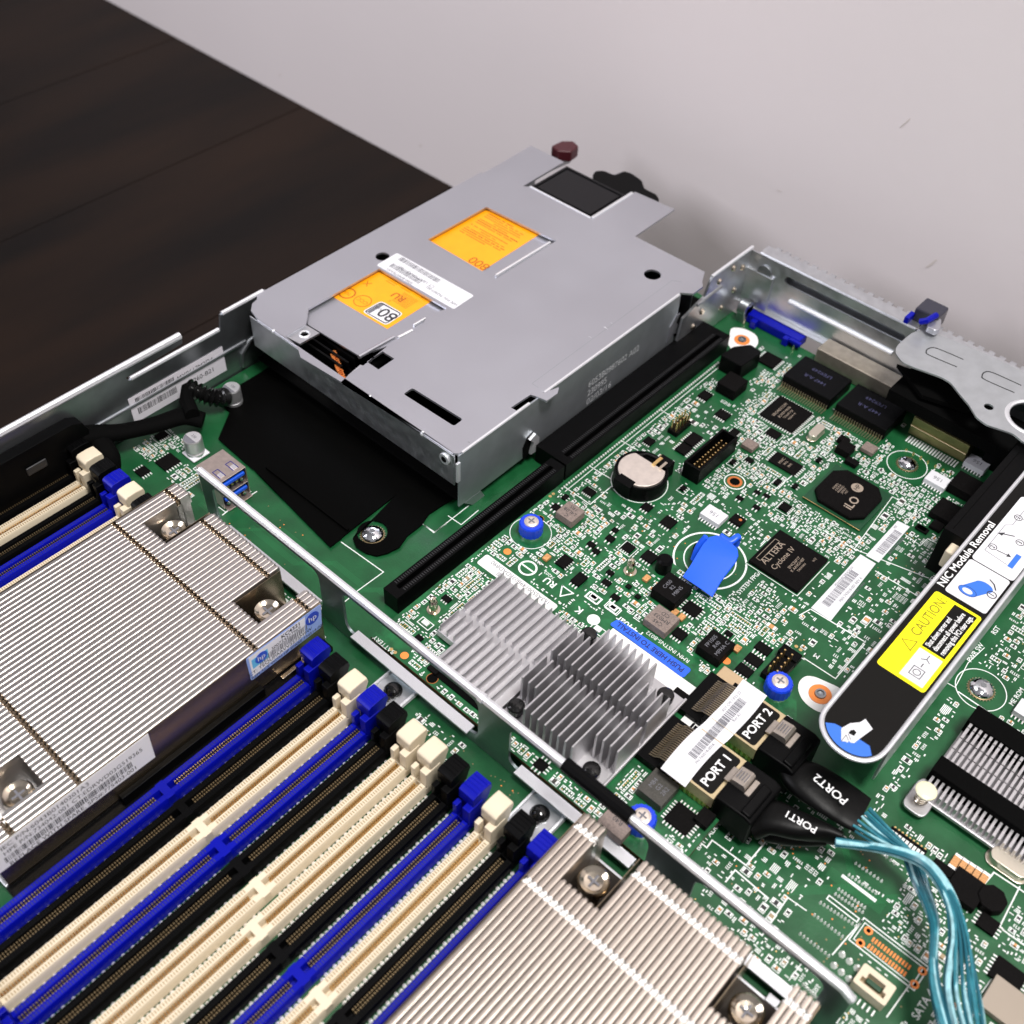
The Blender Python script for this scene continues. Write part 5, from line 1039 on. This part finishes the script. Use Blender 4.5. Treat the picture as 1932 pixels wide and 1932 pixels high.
        o=q.ob('screw_seat',t); q=M()
        for i in range(len(prof)-1):
            (za,ra),(zb,rb)=prof[i],prof[i+1]
            kn=lambda rr,k:(rr+(.012 if k%2 else -.012)*(rr>.4))
            q.add([(x+kn(ra,k)*math.cos(2*math.pi*k/n/1),y+kn(ra,k)*math.sin(2*math.pi*k/n),za) for k in range(n)]+[(x+kn(rb,k)*math.cos(2*math.pi*k/n),y+kn(rb,k)*math.sin(2*math.pi*k/n),zb) for k in range(n)],[(k,(k+1)%n,n+(k+1)%n,n+k) for k in range(n)],'blue_screw')
        o=q.ob('thumbscrew',t,label=lb); q=M(); q.lathe((x,y),[(.31,z+.6),(.29,z+.71),(.2,z+.745),(.001,z+.75)],'battery_steel',28); q.box(x-.16,x+.16,y-.03,y+.03,z+.745,z+.755,'print_grey'); q.box(x-.03,x+.03,y-.16,y+.16,z+.746,z+.756,'print_grey'); q.ob('screw_head',o); us(x-.7,x+.7,y-.7,y+.7)
    # metal spikes (standoffs)
    for (r,x,y) in (('f',1340,1400),('j',988,580)):
        c=Q(r,x,y+20,z+.3); q=M(); q.lathe(c,[(.26,z),(.26,z+.05),(.17,z+.06),(.17,z+.5),(.12,z+.62),(.1,z+.75),(.001,z+.82)],'nickel',20); q.ob('guide_pin',t); us(c[0]-.3,c[0]+.3,c[1]-.3,c[1]+.3)
    c=Q('f',1590,1380,z+.5); q=M(); q.cyl(c,z,z+.6,.32,'black_plastic',24); q.cyl(c,z+.6,z+.68,.3,'black_plastic',24,.22); q.ob('rubber_buffer',t); us(c[0]-.35,c[0]+.35,c[1]-.35,c[1]+.35)
    # BATTERY header + orange lamps, big silk marks
    q=M(); c=Q('j',610,880,z); q.text('BATTERY',(c[0]+.1,c[1],z),NX,NY,.26,'silk'); c=Q('f',640,1370,z); q.text('033001',(c[0],c[1],z),NX,NY,.2,'silk'); c=Q('f',740,1480,z); q.text('74202',(c[0],c[1],z),NX,NY,.2,'silk')
    us(*( Q('j',520,900,z)[0]-.1,Q('j',700,960,z)[0]+.2,15.1,15.65))
    c=Q('f',580,1430,z); q.ring(c,z+.004,.30,.38,'silk'); q.line([(c[0]-.25,c[1]),(c[0]+.25,c[1])],.07,z+.004,'silk'); us(c[0]-.4,c[0]+.4,c[1]-.4,c[1]+.4)
    c=Q('f',745,1535,z); q.text('RU',(c[0],c[1],z),NX,NY,.42,'silk',bold=.02); us(c[0]-.4,c[0]+.4,c[1]-.3,c[1]+.3)
    c=Q('f',850,1610,z); q.line([(c[0]-.28,c[1]+.2),(c[0]+.28,c[1]+.2),(c[0],c[1]-.25)],.05,z+.004,'silk',close=True); us(c[0]-.32,c[0]+.32,c[1]-.3,c[1]+.3)
    c=Q('f',960,1740,z); q.text('K',(c[0],c[1],z),NX,NY,.42,'silk',bold=.02); us(c[0]-.35,c[0]+.35,c[1]-.3,c[1]+.3)
    c=Q('f',1065,1810,z); q.quad(circ(c,.25,24),z+.002,'silk',.003); us(c[0]-.27,c[0]+.27,c[1]-.27,c[1]+.27)
    c=Q('x',900,1560,z); q.text('P440ar',(c[0]-.05,c[1]-.05,z),NX,NY,.42,'silk',bold=.01); us(c[0]-1.0,c[0]+.9,c[1]-.25,c[1]+.25)
    c=Q('k',1540,720,z); q.text('RMN INSTNS-B032',(c[0]+.1,c[1],z),NX,NY,.24,'silk'); us(c[0]-1.2,c[0]+1.3,c[1]-.18,c[1]+.18)
    for (r,x,y) in (('j',775,970),('f',430,1308),('l',665,182)): 
        c=Q(r,x,y,z); q.lathe(c,[(.16,z+.004),(.001,z+.02)],'orange_pad',14); us(c[0]-.18,c[0]+.18,c[1]-.18,c[1]+.18)
    for (r,x,y) in (('j',678,925),('j',706,948),('l',1180,75),('l',1212,100),('f',745,900),('f',768,882)): c=Q(r,x,y,z); q.quad(circ(c,.07,10),z+.003,'gold'); us(c[0]-.1,c[0]+.1,c[1]-.1,c[1]+.1)
    q.ob('board_marks',t,label='printed approval marks and lettering on the card',kind='stuff')
    q=M()
    for (r,x,y,rr) in (('j',980,1140,.2),('f',665,1068,.18)): 
        c=Q(r,x,y,z); q.lathe(c,[(rr*1.1,z+.003),(rr*1.1,z+.008),(rr,z+.008)],'via',18); q.quad(circ(c,rr,16),z+.004,'black_matte'); us(c[0]-.25,c[0]+.25,c[1]-.25,c[1]+.25)
    q.ob('board_holes',t)
    # cage outline for ports
    us(-9.0,-5.5,17.7,22.3)
    us(-5.6,-5.5,15,25); us(-19.2,-19.1,15,25.6)
    zones=[([(-19.1,15.1),(-5.6,15.1),(-5.6,22.2),(-7.05,23.9),(-7.05,25.55),(-19.1,25.55)],1.0,{'ic':1.2})]
    clutter(t,z,zones,U,55,11,(-19.12,-5.55,15.08,25.58))
    return t
card=build_card()
# ---- mini SAS ports on the card
def build_ports():
    z=CZT
    for k,(ya,yb,nm) in enumerate(((17.85,19.75,'PORT 1'),(20.3,22.15,'PORT 2'))):
        lb='metal cable socket with a black label reading %s, %s'%(nm,'nearer the crossbar' if k==0 else 'beside the blue thumbscrew')
        t=thing('cable_socket',lb,'socket',(-6.7,(ya+yb)/2,z),group='pair of cable sockets'); zt=1.5
        q=M(); q.plate([(-7.75,ya),(-5.93,ya),(-5.93,yb),(-7.75,yb)],[],zt-.04,zt,'beige_metal'); q.box(-7.75,-5.93,ya,ya+.04,z+.3,zt-.04,'beige_metal'); q.box(-7.75,-5.93,yb-.04,yb,z+.02,zt-.04,'beige_metal'); q.box(-7.6,-6.0,ya+.02,yb-.02,z+.02,z+.35,'brass_glass')
        for i in range(8): q.box(-7.6+.2*i,-7.5+.2*i,ya-.01,ya+.0,z+.05,z+.3,'gold')
        q.ob('shell',t,bevel=.02,seg=1)
        q=M(); q.box(-9.0,-7.75,ya-.1,yb+.1,z+.02,z+.35,'black_plastic'); q.box(-8.05,-7.75,ya-.1,yb+.1,z+.35,z+.65,'black_plastic'); o=q.ob('connector_block',t,bevel=.03)
        q=M(); n=18
        for i in range(n):
            y=ya+.18+(yb-ya-.3)*i/(n-1); q.tube([(-8.6,y,z+.37),(-8.4,y,z+.42),(-8.2,y,z+.62),(-7.8,y,z+.68)],.028,'pin_brass',5)
        q.ob('contact_pins',t)
        x0,x1,y0,y1=-6.92,-6.06,ya+.08,yb-.1
        q=M(); q.prism(rrect(x0,x1,y0,y1,.12,3),zt,zt+.012,'label_black'); q.text(nm,((x0+x1)/2+.02,(y0+y1)/2,zt+.012),PY,NX,.44,'label_text',bold=.02); q.ob('port_label',t,label='black label reading '+nm)
        # plug
        lb2='black plug with silver latch in the socket marked %s, %s'%(nm,'nearer the crossbar' if k==0 else 'nearer the slot plate')
        t=thing('cable_plug',lb2,'plug',(-5.2,(ya+yb)/2,z),group='pair of black cable plugs')
        q=M(); q.prism_y([(-5.92,z-.2),(-4.5,z-.35),(-4.5,1.62),(-4.8,1.75),(-5.92,1.7)],ya+.0,yb-.05,'black_plastic'); o=q.ob('plug_body',t,bevel=.08)
        q=M(); q.prism_y([(-5.0,1.70),(-4.62,1.70),(-4.68,1.82),(-5.0,1.88)],ya+.08,yb-.5,'black_plastic'); q.ob('ridge',t,bevel=.05)
        q=M(); cy=(ya+yb)/2+.12; q.prism_y([(-5.9,1.7),(-5.3,1.7),(-5.32,1.95),(-5.42,2.02),(-5.85,1.95)],cy-.32,cy+.32,'latch_metal'); q.prism_y([(-6.1,1.58),(-5.9,1.64),(-5.9,1.7),(-6.1,1.66)],cy-.3,cy+.3,'latch_metal'); q.box(-5.28,-5.1,cy-.38,cy+.3,1.7,1.80,'latch_metal')
        for j in range(4): q.box(-5.78+.1*j,-5.75+.1*j,cy-.18,cy+.18,2.0,2.03,'print_grey')
        q.ob('latch',t,bevel=.03)
    # paper strip across both sockets
    t=None
    q=M(); pts=QS('l',1.53,(790,458),(930,520),(905,560),(850,650),(700,800),(560,960),(500,1045),(345,960),(400,880),(520,760),(620,640),(700,540))
    xa0,xa1=-7.75,-6.95; N_=26; V=[]; F=[]
    y0_,y1_=17.55,22.35
    for i in range(N_+1):
        y=y0_+(y1_-y0_)*i/N_; dip=.10*math.exp(-((y-20.02)/.35)**2); w_=.0
        zz=1.535-dip; sx=-.12*math.sin((y-y0_)*1.3)*.5
        for x in (-7.85+sx,-6.85+sx): V+= [(x,y,zz),(x,y,zz+.012)]
    for i in range(N_):
        a=i*4; b=a+4; F+= [(a+1,a+3,b+3,b+1),(a,b,b+2,a+2),(a,a+1,b+1,b),(a+2,b+2,b+3,a+3)]
    q.add(V,F,'label_white')
    for (s_,x,y) in (('PN:743018-0016',-7.1,19.0),('Rev A1',-7.12,20.9),('ASY CM 1:P23 22',-7.62,21.3)): q.text(s_,(x,y,1.548),PY,NX,.15,'print_grey')
    q.barcode((-7.2,18.6,1.552),PY,NX,3.0,.32,'print_grey',rng)
    q.ob('paper_label',None,label='white barcode paper strip stuck across both cable sockets',category='label')
build_ports()
# ---- sleeved cables
def build_cables():
    z=1.3
    t=thing('data_cable','black sleeved cable marked PORT2 fanning out into teal wires at the right','cable',(-3.5,19.5,.5),group='black sleeved data cables'); q=M()
    pth=spline([E('l',1150,960,1.1,.55,.35),E('l',1230,1040,1.25,.74,.34),E('l',1420,1160,1.3,.80,.22),E('l',1560,1250,1.2,.78,.18),E('l',1670,1320,1.15,.72,.15)],6)
    ribbonish(q,pth,'sleeve',20); q.ob('sleeve',t)
    q=M(); a=E('l',1660,1170,1.3); 
    o_=E('l',1432,1128,1.62); d=np.array(E('l',1520,1200,1.62))-np.array(E('l',1345,1055,1.62)); d/=np.linalg.norm(d)
    q.text('PORT2',o_,(-d[0],-d[1],0),(d[1],-d[0],0),.42,'label_text',bold=.012,lift=.02); q.ob('lettering',t)
    def strands(U_,L_,n,r,zs,name,par,mats):
        q=M()
        for k in range(n):
            f=(k+.5)/n; pts=[]
            for i,(u,l_) in enumerate(zip(U_,L_)):
                a=Q('q',u[0],u[1],zs[i]); b=Q('q',l_[0],l_[1],zs[i]); g_=f+.035*math.sin(k*1.7+i*1.3); pts.append((a[0]*(1-g_)+b[0]*g_,a[1]*(1-g_)+b[1]*g_,zs[i]+.10*math.sin(k*2.1+i*.6)))
            q.tube(spline(pts,6),r,mats[k%len(mats)],7)
        q.ob(name,par)
    U2=[(800,335),(930,480),(1080,650),(1150,740),(1200,850),(1262,1020),(1300,1180),(1293,1300),(1288,1500),(1322,1700),(1410,1990)]
    L2=[(650,490),(820,585),(1040,695),(1062,745),(1110,870),(1170,1010),(1232,1170),(1245,1290),(1236,1500),(1248,1700),(1315,1990)]
    strands(U2,L2,15,.048,[1.2,1.3,1.45,1.3,1.1,1.1,1.3,1.5,1.7,1.8,1.9],'wire_ribbon',t,['teal','teal_dark','teal_highlight','teal','teal_dark'])
    t=thing('data_cable','black sleeved cable marked PORT1 lying nearer the crossbar and leading into the wide teal ribbon','cable',(-3.2,17.5,.5),group='black sleeved data cables'); q=M()
    pth=spline([E('l',840,1370,.9,.6,.4),E('l',980,1330,1.2,.62,.36),E('l',1180,1390,1.3,.50,.36),E('l',1380,1450,1.2,.30,.42),E('l',1520,1495,1.3,.18,.3)],6)
    ribbonish(q,pth,'sleeve',20); 
    ribbonish(q,spline([E('l',960,1440,.6,.35,.25),E('l',1150,1480,.8,.3,.25),E('l',1400,1500,1.0,.2,.2)],6),'sleeve',14); q.ob('sleeve',t)
    q=M(); o_=E('l',1212,1368,1.66); d=np.array(E('l',1310,1430,1.66))-np.array(E('l',1120,1320,1.66)); d/=np.linalg.norm(d)
    q.text('PORT1',o_,(-d[0],-d[1],0),(d[1],-d[0],0),.36,'label_text',bold=.01,lift=.03); q.ob('lettering',t)
    U1=[(540,570),(850,612),(1080,662),(1230,740),(1355,880),(1450,1050),(1520,1280),(1570,1500),(1620,1750),(1655,1990)]
    L1=[(540,612),(850,650),(1060,712),(1195,790),(1305,930),(1368,1100),(1388,1290),(1362,1480),(1340,1680),(1400,1990)]
    strands(U1,L1,16,.052,[1.4,1.7,1.9,1.95,2.0,2.1,2.1,2.1,2.1,2.1],'wire_ribbon',t,['teal_highlight','teal_dark','teal','teal_highlight','teal','teal_dark','teal_highlight'])
build_cables()
# ---- blue pull tab
def build_tab():
    t=thing('blue_pull_tab','bright blue plastic pull tab rising over a ringed hole on the green board','pull tab',(-11.9,26.6,0)); q=M()
    # straps root in a ring on the board
    row=lambda a,b,zz,n=6:[(a[0]+(b[0]-a[0])*i/n,a[1]+(b[1]-a[1])*i/n,zz+.02*math.sin(math.pi*i/n)) for i in range(n+1)]
    R_=[row(Q('g',-84,1741,.95),Q('g',167,1912,.95),.95),row(Q('g',-20,1650,1.15),Q('g',245,1775,1.15),1.15),row(Q('g',45,1540,1.35),Q('g',370,1610,1.35),1.35),row(Q('g',90,1465,1.42),Q('g',392,1555,1.42),1.42),row(Q('g',150,1400,1.42),Q('g',385,1500,1.42),1.42),row(Q('g',215,1385,1.35),Q('g',330,1445,1.35),1.35)]
    V=[]; F=[]; n=7
    for r_ in R_: V+=r_
    k=len(V); V+=[(x+.02,y+.03,z-.07) for x,y,z in V]
    for i in range(len(R_)-1):
        for j in range(n-1):
            a=i*n+j; F.append((a,a+1,a+n+1,a+n)); F.append((k+a,k+a+n,k+a+n+1,k+a+1))
    m_=len(R_)
    for i in range(m_-1):
        a=i*n; F.append((a,a+n,k+a+n,k+a)); b=a+n-1; F.append((b,k+b,k+b+n,b+n))
    for j in range(n-1): F.append((j,k+j,k+j+1,j+1)); a=(m_-1)*n+j; F.append((a,a+1,k+a+1,k+a))
    q.add(V,F,'blue_tab'); q.ob('tab',t)
    q=M(); ribbonish(q,spline([E('g',120,1400,1.35,.14,.12),E('g',60,1480,.9,.16,.12),E('g',20,1600,.3,.18,.12)],5),'blue_tab'); ribbonish(q,spline([E('g',240,1385,1.3,.12,.1),E('g',320,1440,1.1,.16,.12),E('g',395,1395,1.2,.14,.1),E('g',370,1470,.7,.14,.1)],5),'blue_tab'); q.cyl(Q('g',110,1560,0),.02,.3,.55,'black_plastic',24); q.ob('strap',t)
build_tab()
# ================================================================ RISER CAGE (right)
def build_cage():
    t=thing('riser_cage','long black labelled slot plate with rounded metal end and yellow caution label','riser cage',(-3,29,2.5)); z=3.4
    pl=[(-2.55,24.0),(-2.54,22.8),(-2.7,21.95),(-3.1,21.45),(-3.7,21.28),(-4.2,21.4),(-4.6,21.85),(-4.76,22.5),(-4.78,32.0),(-4.78,40.0),(3.5,40.0),(3.5,32.0),(-2.55,31.9)]
    def arc_pl(off):
        cx,cy=-3.665,22.25; k=(1.12+off)/1.12; o=spline([(-4.785,22.25,0),(-4.77,21.87,0),(-4.70,21.58,0),(-4.5,21.28,0),(-4.21,21.06,0),(-3.87,20.93,0),(-3.48,20.91,0),(-3.15,20.99,0),(-2.85,21.18,0),(-2.64,21.5,0),(-2.56,21.85,0),(-2.545,22.25,0)],3)
        return [(cx+(p[0]-cx)*k,cy+(p[1]-cy)*k) for p in o]
    q=M(); out=arc_pl(0)+[(-2.545,41.0),(-4.785,41.0)]; q.prism(out,z-.08,z,'steel'); q.tube([(p[0],p[1],z) for p in [(-4.785,41.0)]+arc_pl(0)+[(-2.545,41)]],.07,'steel_cut',8); q.box(-2.6,-2.52,22.4,41,1.0,z-.02,'steel'); q.ob('plate',t)
    q=M(); out=arc_pl(-.09)+[(-2.635,41.0),(-4.695,41.0)]; q.prism(out,z+.002,z+.018,'label_black'); zl=z+.018
    rr=lambda a,b,c,d,m_,r_=.12,zz=zl,h=.008: q.prism(rrect(a,b,c,d,r_,4),zz,zz+h,m_)
    # yellow caution field
    g=lambda r,x,y:Q(r,x,y,zl)
    a=g('h',1215,1240); b=g('h',1575,1440); c=g('h',700,1860)
    ya,yb=g('m',700,255)[1],a[1]; xa,xb=-4.50,-2.72
    rr(xa,xb,ya,yb,'yellow'); z2=zl+.008
    y_s=g('h',1330,1320)
    rr(-3.72,-2.86,ya+1.72,yb-.12,'label_black',.02,z2,.004); rr(-3.72,-2.86,ya+.15,ya+1.60,'label_white',.02,z2,.004)
    z3=z2+.004
    q.text('CAUTION:',(-4.12,ya+1.95,z2),PY,NX,.52,'print_olive',align='LEFT',fit=2.1,bold=.004); q.line([(-3.9,ya+1.25),(-4.35,ya+1.5),(-3.9,ya+1.75)],.035,z2,'print_olive',close=True)
    Lb=yb-.12-(ya+1.72)-.22
    for k,(s_,fr) in enumerate((('Shut down server and',.74),('disconnect all power before',.97),('removing this PCI riser cage.',1.0))): q.text(s_,(-3.555+.262*k,ya+1.83,z3),PY,NX,.27,'label_text',bold=.016,align='LEFT',fit=Lb*fr)
    q.line([(-3.5,ya+.4),(-3.5,ya+.8),(-3.1,ya+.8),(-3.1,ya+.4)],.03,z3,'print',close=True); q.ring((-3.3,ya+.6),z3,.11,.14,'print',20); q.line([(-3.3,ya+.9),(-3.3,ya+1.05)],.04,z3,'print'); q.line([(-3.45,ya+1.2),(-3.3,ya+1.3),(-3.15,ya+1.2)],.03,z3,'print'); q.line([(-3.3,ya+1.3),(-3.3,ya+1.5)],.03,z3,'print')
    # white instruction panels
    p1=g('h',1240,1215); p2=g('h',1410,1000); y1=g('h',1240,1195)[1]; y2=g('h',1405,1000)[1]
    rr(-4.30,-2.72,yb+.22,yb+2.25,'label_white',.12); rr(-4.30,-2.66,yb+2.30,yb+6.6,'label_white',.15)
    q.text('NIC Module Removal',(-4.50,yb+.30,zl),PY,NX,.40,'label_text',bold=.016,align='LEFT',fit=4.15)
    q.text('Slot 2',(-4.32,yb+8.1,zl),PY,NX,.42,'label_text',bold=.014,align='LEFT'); q.prism([(-4.5,yb+7.55),(-4.14,yb+7.55),(-4.32,yb+7.95)],zl,zl+.004,'label_text')
    # cylinder drawing
    cc=(-3.55,yb+1.05); el=lambda u,v,a,b: [(cc[0]-v-b*math.sin(2*math.pi*i/24),cc[1]+u+a*math.cos(2*math.pi*i/24)) for i in range(24)]
    q.prism(el(.30,-.22,.22,.34),z2,z2+.003,'hand_blue'); q.prism([(cc[0]-.12-.33,cc[1]-.3),(cc[0]-.12+.33,cc[1]-.34),(cc[0]+.22+.34,cc[1]+.28),(cc[0]+.22-.34,cc[1]+.32)],z2,z2+.0035,'hand_blue'); q.prism(el(-.3,.12,.22,.34),z2+.003,z2+.007,'hand_blue'); q.line(el(-.3,.12,.21,.33),.02,z2+.007,'print_navy',.001,close=True); q.prism(el(-.3,.12,.12,.19),z2+.007,z2+.009,'label_white')
    q.line([(cc[0]+.25,cc[1]+.75),(cc[0]+.45,cc[1]+.65),(cc[0]+.6,cc[1]+.45)],.05,z2,'print'); q.text('1',(-2.95,yb+1.2,z2),PY,NX,.3,'print',bold=.02); q.ring((-2.95,yb+1.2),z2,.14,.18,'print',20)
    # module drawing
    yy=yb+2.5
    q.line([(-4.1,yy+.5),(-4.1,yy+2.2),(-3.9,yy+2.4),(-3.9,yy+3.4),(-2.8,yy+3.4)],.02,z2,'print_grey'); q.line([(-4.1,yy+.5),(-3.2,yy+.4)],.02,z2,'print_grey')
    q.prism([(-3.15,yy+.35),(-2.95,yy+.35),(-2.95,yy+1.15),(-3.15,yy+1.15)],z2,z2+.004,'hand_blue'); q.prism([(-2.85,yy+2.2),(-2.7,yy+2.2),(-2.7,yy+3.0),(-2.85,yy+3.0)],z2,z2+.004,'hand_blue'); q.prism(circ((-3.15,yy+2.2),.18,16),z2,z2+.004,'hand_blue')
    for (x,y,s_) in ((-3.95,yy+.85,'2'),(-3.9,yy+2.9,'2'),(-3.3,yy+1.75,'3')): q.text(s_,(x,y,z2),PY,NX,.24,'print',bold=.02); q.ring((x,y),z2,.13,.16,'print',20)
    q.line([(-3.75,yy+.8),(-3.35,yy+.85)],.035,z2,'print'); q.prism([(-3.38,yy+.75),(-3.38,yy+.95),(-3.22,yy+.85)],z2,z2+.004,'print'); q.line([(-3.6,yy+1.9),(-4.0,yy+1.7)],.045,z2,'print'); q.prism([(-3.95,yy+1.6),(-3.92,yy+1.85),(-4.15,yy+1.62)],z2,z2+.004,'print')
    q.line([(-3.7,yy+2.95),(-3.35,yy+2.9)],.035,z2,'print')
    # blue field and white hand
    bl=QS('m',zl,(215,755),(300,755),(370,800),(470,870),(600,950),(618,1030),(560,1036),(460,1015),(350,960),(260,880),(222,810)); bl=[(-4.52,21.50),(-4.27,21.68),(-4.0,21.72),(-3.56,21.72),(-3.03,21.73),(-2.83,21.5)]+[p for p in arc_pl(-.12)[::-1] if p[1]<21.48]; q.prism(bl,zl,zl+.004,'hand_blue')
    hd=QS('m',zl,(360,800),(365,790),(435,750),(520,742),(568,712),(630,800),(520,880),(470,920),(440,915),(425,900),(415,915),(395,905),(360,905)); q.prism(hd,zl+.004,zl+.009,'label_white')
    q.prism(QS('m',zl,(420,835),(440,808),(470,805),(490,830),(470,860)),zl+.009,zl+.013,'label_black'); q.line(QS('m',zl,(400,850),(420,895)),.02,zl+.009,'print'); q.line(QS('m',zl,(420,845),(440,890)),.02,zl+.009,'print'); q.line(QS('m',zl,(360,905),(400,850)),.02,zl+.009,'print')
    o=q.ob('label_sheet',t,label='black label sheet with white panels and yellow caution field')
    q=M(); q.box(-5.75,-4.80,32.1,38.3,.9,3.25,'black_plastic'); q.box(-5.5,-5.46,32.3,38.0,3.25,3.262,'black_matte'); q.box(-4.78,-3.9,31.3,38,.3,3.0,'black_matte'); q.ob('card_housing',t,bevel=.03)
    q=M(); c=Q('w',1040,1800,2.6); q.box(c[0]-.22,c[0]+.3,c[1]-.7,c[1]+.5,1.9,2.8,'cream'); q.ob('cream_clip',t,bevel=.08)
    # right side of the cage lid continues past the picture edge
    # rear sheet-metal bracket
    zb=3.6; pl=QS('d',zb,(1140,795),(1142,760),(1160,735),(1240,668),(1290,652),(1345,655),(1700,800),(2300,1090),(2300,1520),(1932,1345),(1865,1290),(1700,1235),(1640,1190),(1590,1110),(1530,1040),(1480,975),(1420,940),(1250,880),(1180,848))
    t2=thing('rear_bracket','flat grey sheet metal bracket with two U shaped slots at the rear right','bracket',(-8,38.5,3.5)); q=M()
    hc=Q('d',1715,1125,zb); hb=Q('d',1990,1195,zb)
    q.plate(rpoly(pl,.12,2),[circ(hc,.2,16),circ(hb,.95,28)],zb-.08,zb,'bracket_steel'); q.ob('plate',t2,bevel=.02,seg=1)
    q=M()
    for (ps) in ([(1555,832),(1395,765),(1345,765),(1328,785),(1350,808),(1515,878)],[(1912,992),(1740,915),(1690,912),(1673,935),(1695,960),(1870,1037)]): q.line([tuple(p[:2]) for p in spline([(*a,0) for a in QS('d',zb,*ps)],4)],.045,zb,'black_matte')
    q.lathe(hb,[(.98,zb),(1.05,zb+.03),(1.15,zb)],'steel_cut',28); q.ob('pressed_slots',t2)
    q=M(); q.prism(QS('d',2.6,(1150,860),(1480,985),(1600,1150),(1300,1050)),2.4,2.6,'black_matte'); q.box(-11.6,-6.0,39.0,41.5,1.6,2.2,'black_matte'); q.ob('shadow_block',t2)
    t3=thing('card_lock','small black and blue lever lock on the rear panel edge','lock',(-11.9,41,3)); q=M(); c=Q('d',1350,560,3.9); q.box(c[0]-.62,c[0]+.5,c[1]-.35,c[1]+.75,3.3,4.2,'housing_smoke'); q.ob('housing',t3,bevel=.1); q=M(); q.tube([E('d',1290,600,4.1),E('d',1330,595,4.25),E('d',1390,560,4.25)],.14,'blue_plastic',10); q.box(c[0]-.75,c[0]-.55,c[1]-.9,c[1]-.3,3.6,3.9,'blue_plastic'); q.ob('blue_lever',t3); q=M(); a=E('d',1375,620,3.9); q.prism(rpoly(QS('d',3.9,(1325,645),(1345,605),(1390,585),(1418,600),(1410,660),(1380,670)),.1,3),3.75,4.05,'steel_top'); q.ob('grey_catch',t3,bevel=.04)
build_cage()
use(-4.9,-2.4,21,41)
# ---------------------------------------------------------------- motherboard clutter zones
use(-19.2,-5.45,15.0,25.7); use(-35,-19,-14,12.9); use(-19.9,-8.0,-14,13.1); use(-8.5,.1,-14,14.2); use(-35,.7,14.6,14.9)
use(-30.3,-28,15.3,17.8)
Zp=lambda r,*p: QS(r,0,*p)
zones=[
 ([(-19.0,26),(-17.6,27),(-18.6,28.5),(-18.3,37.5),(-18.9,39.0),(-16.6,40.6),(-16.5,37.5),(-16,31.5),(-14,31),(-12,31.5),(-11.8,35.6),(-13.6,37.8),(-16.8,38),(-19,36)],.8,{'ic':.6}),
 ([(-16,26),(-12.5,26),(-12.5,30),(-15.6,30)],.035,{}),
 ([(-19,26),(-2.5,26),(-2.5,40),(-19,40)],.02,{'ic':.2}),
 ([(-5.2,15),(4,15),(4,24),(-5.2,24)],.02,{'ic':.2}),
 ([(-16.5,30.3),(-12.2,30.6),(-11.9,37.7),(-16.6,37.6)],1.0,{'ic':.6}),
 ([(-13.9,30.2),(-11.4,30.2),(-11.4,27.8),(-13.5,27.4)],.1,{'ic':.8}),
 ([(-8.9,26.0),(-12.4,26.1),(-12.2,27.6),(-8.7,27.4)],1.0,{}),
 ([(-12.0,30.9),(-8.2,30.6),(-8.2,32.8),(-12,32.6)],.9,{'ic':.4}),
 ([(-12.2,35.5),(-5.9,35.3),(-6.0,38.5),(-13,38)],.95,{'ic':.8}),
 ([(-8.7,33.5),(-6.0,33.5),(-6.0,35.5),(-8.7,35.5)],.8,{'ic':.4}),
 ([(-7.0,25.8),(-5,25.8),(-5.2,31.5),(-7,31.5)],.022,{'ic':.1,'text':1.2}),
 ([(-18.9,26.2),(-17.8,26.2),(-17.8,27.2),(-18.9,27.2)],.1,{'ic':0}),
 ([(-4.6,20.5),(-2.2,20.5),(-2.2,33),(-4.6,33)],.05,{}),
 ([(-2.4,25),(2.5,28),(2.5,34),(-2.4,34)],.12,{'ic':.6}),
 ([(-2.6,19.0),(-1.3,22.6),(-1.7,26),(-2.6,26)],.05,{'ic':.2}),
 ([(-1.3,19.2),(4.5,19.5),(4.5,23.2),(-1,22.8)],.35,{'ic':.9}),
 ([(0.2,14.9),(5,14.9),(5,19.6),(-.8,19.3)],.4,{'ic':.9}),
 ([(-5.3,17.0),(-1.2,17.0),(-1.2,15.0),(-5.3,15.2)],.02,{'ic':0,'text':1.3}),
 ([(-3.3,16.3),(1.2,16.3),(1.2,14.95),(-3.3,14.95)],.15,{}),
 ([(-34.2,15.0),(-30.0,14.9),(-30.2,18.0),(-34.3,18.0)],.9,{'ic':.6}),
 ([(-16.0,13.15),(-13.8,13.15),(-13.8,14.4),(-16,14.4)],.06,{'ic':0}),
 ([(-28.6,14.0),(-23,14.0),(-23,14.5),(-28.6,14.5)],.9,{'ic':0}),
]
clutter(mb,0,zones,USED,30,5,(-34.6,9.0,13.0,41))

S.frame_set(1)
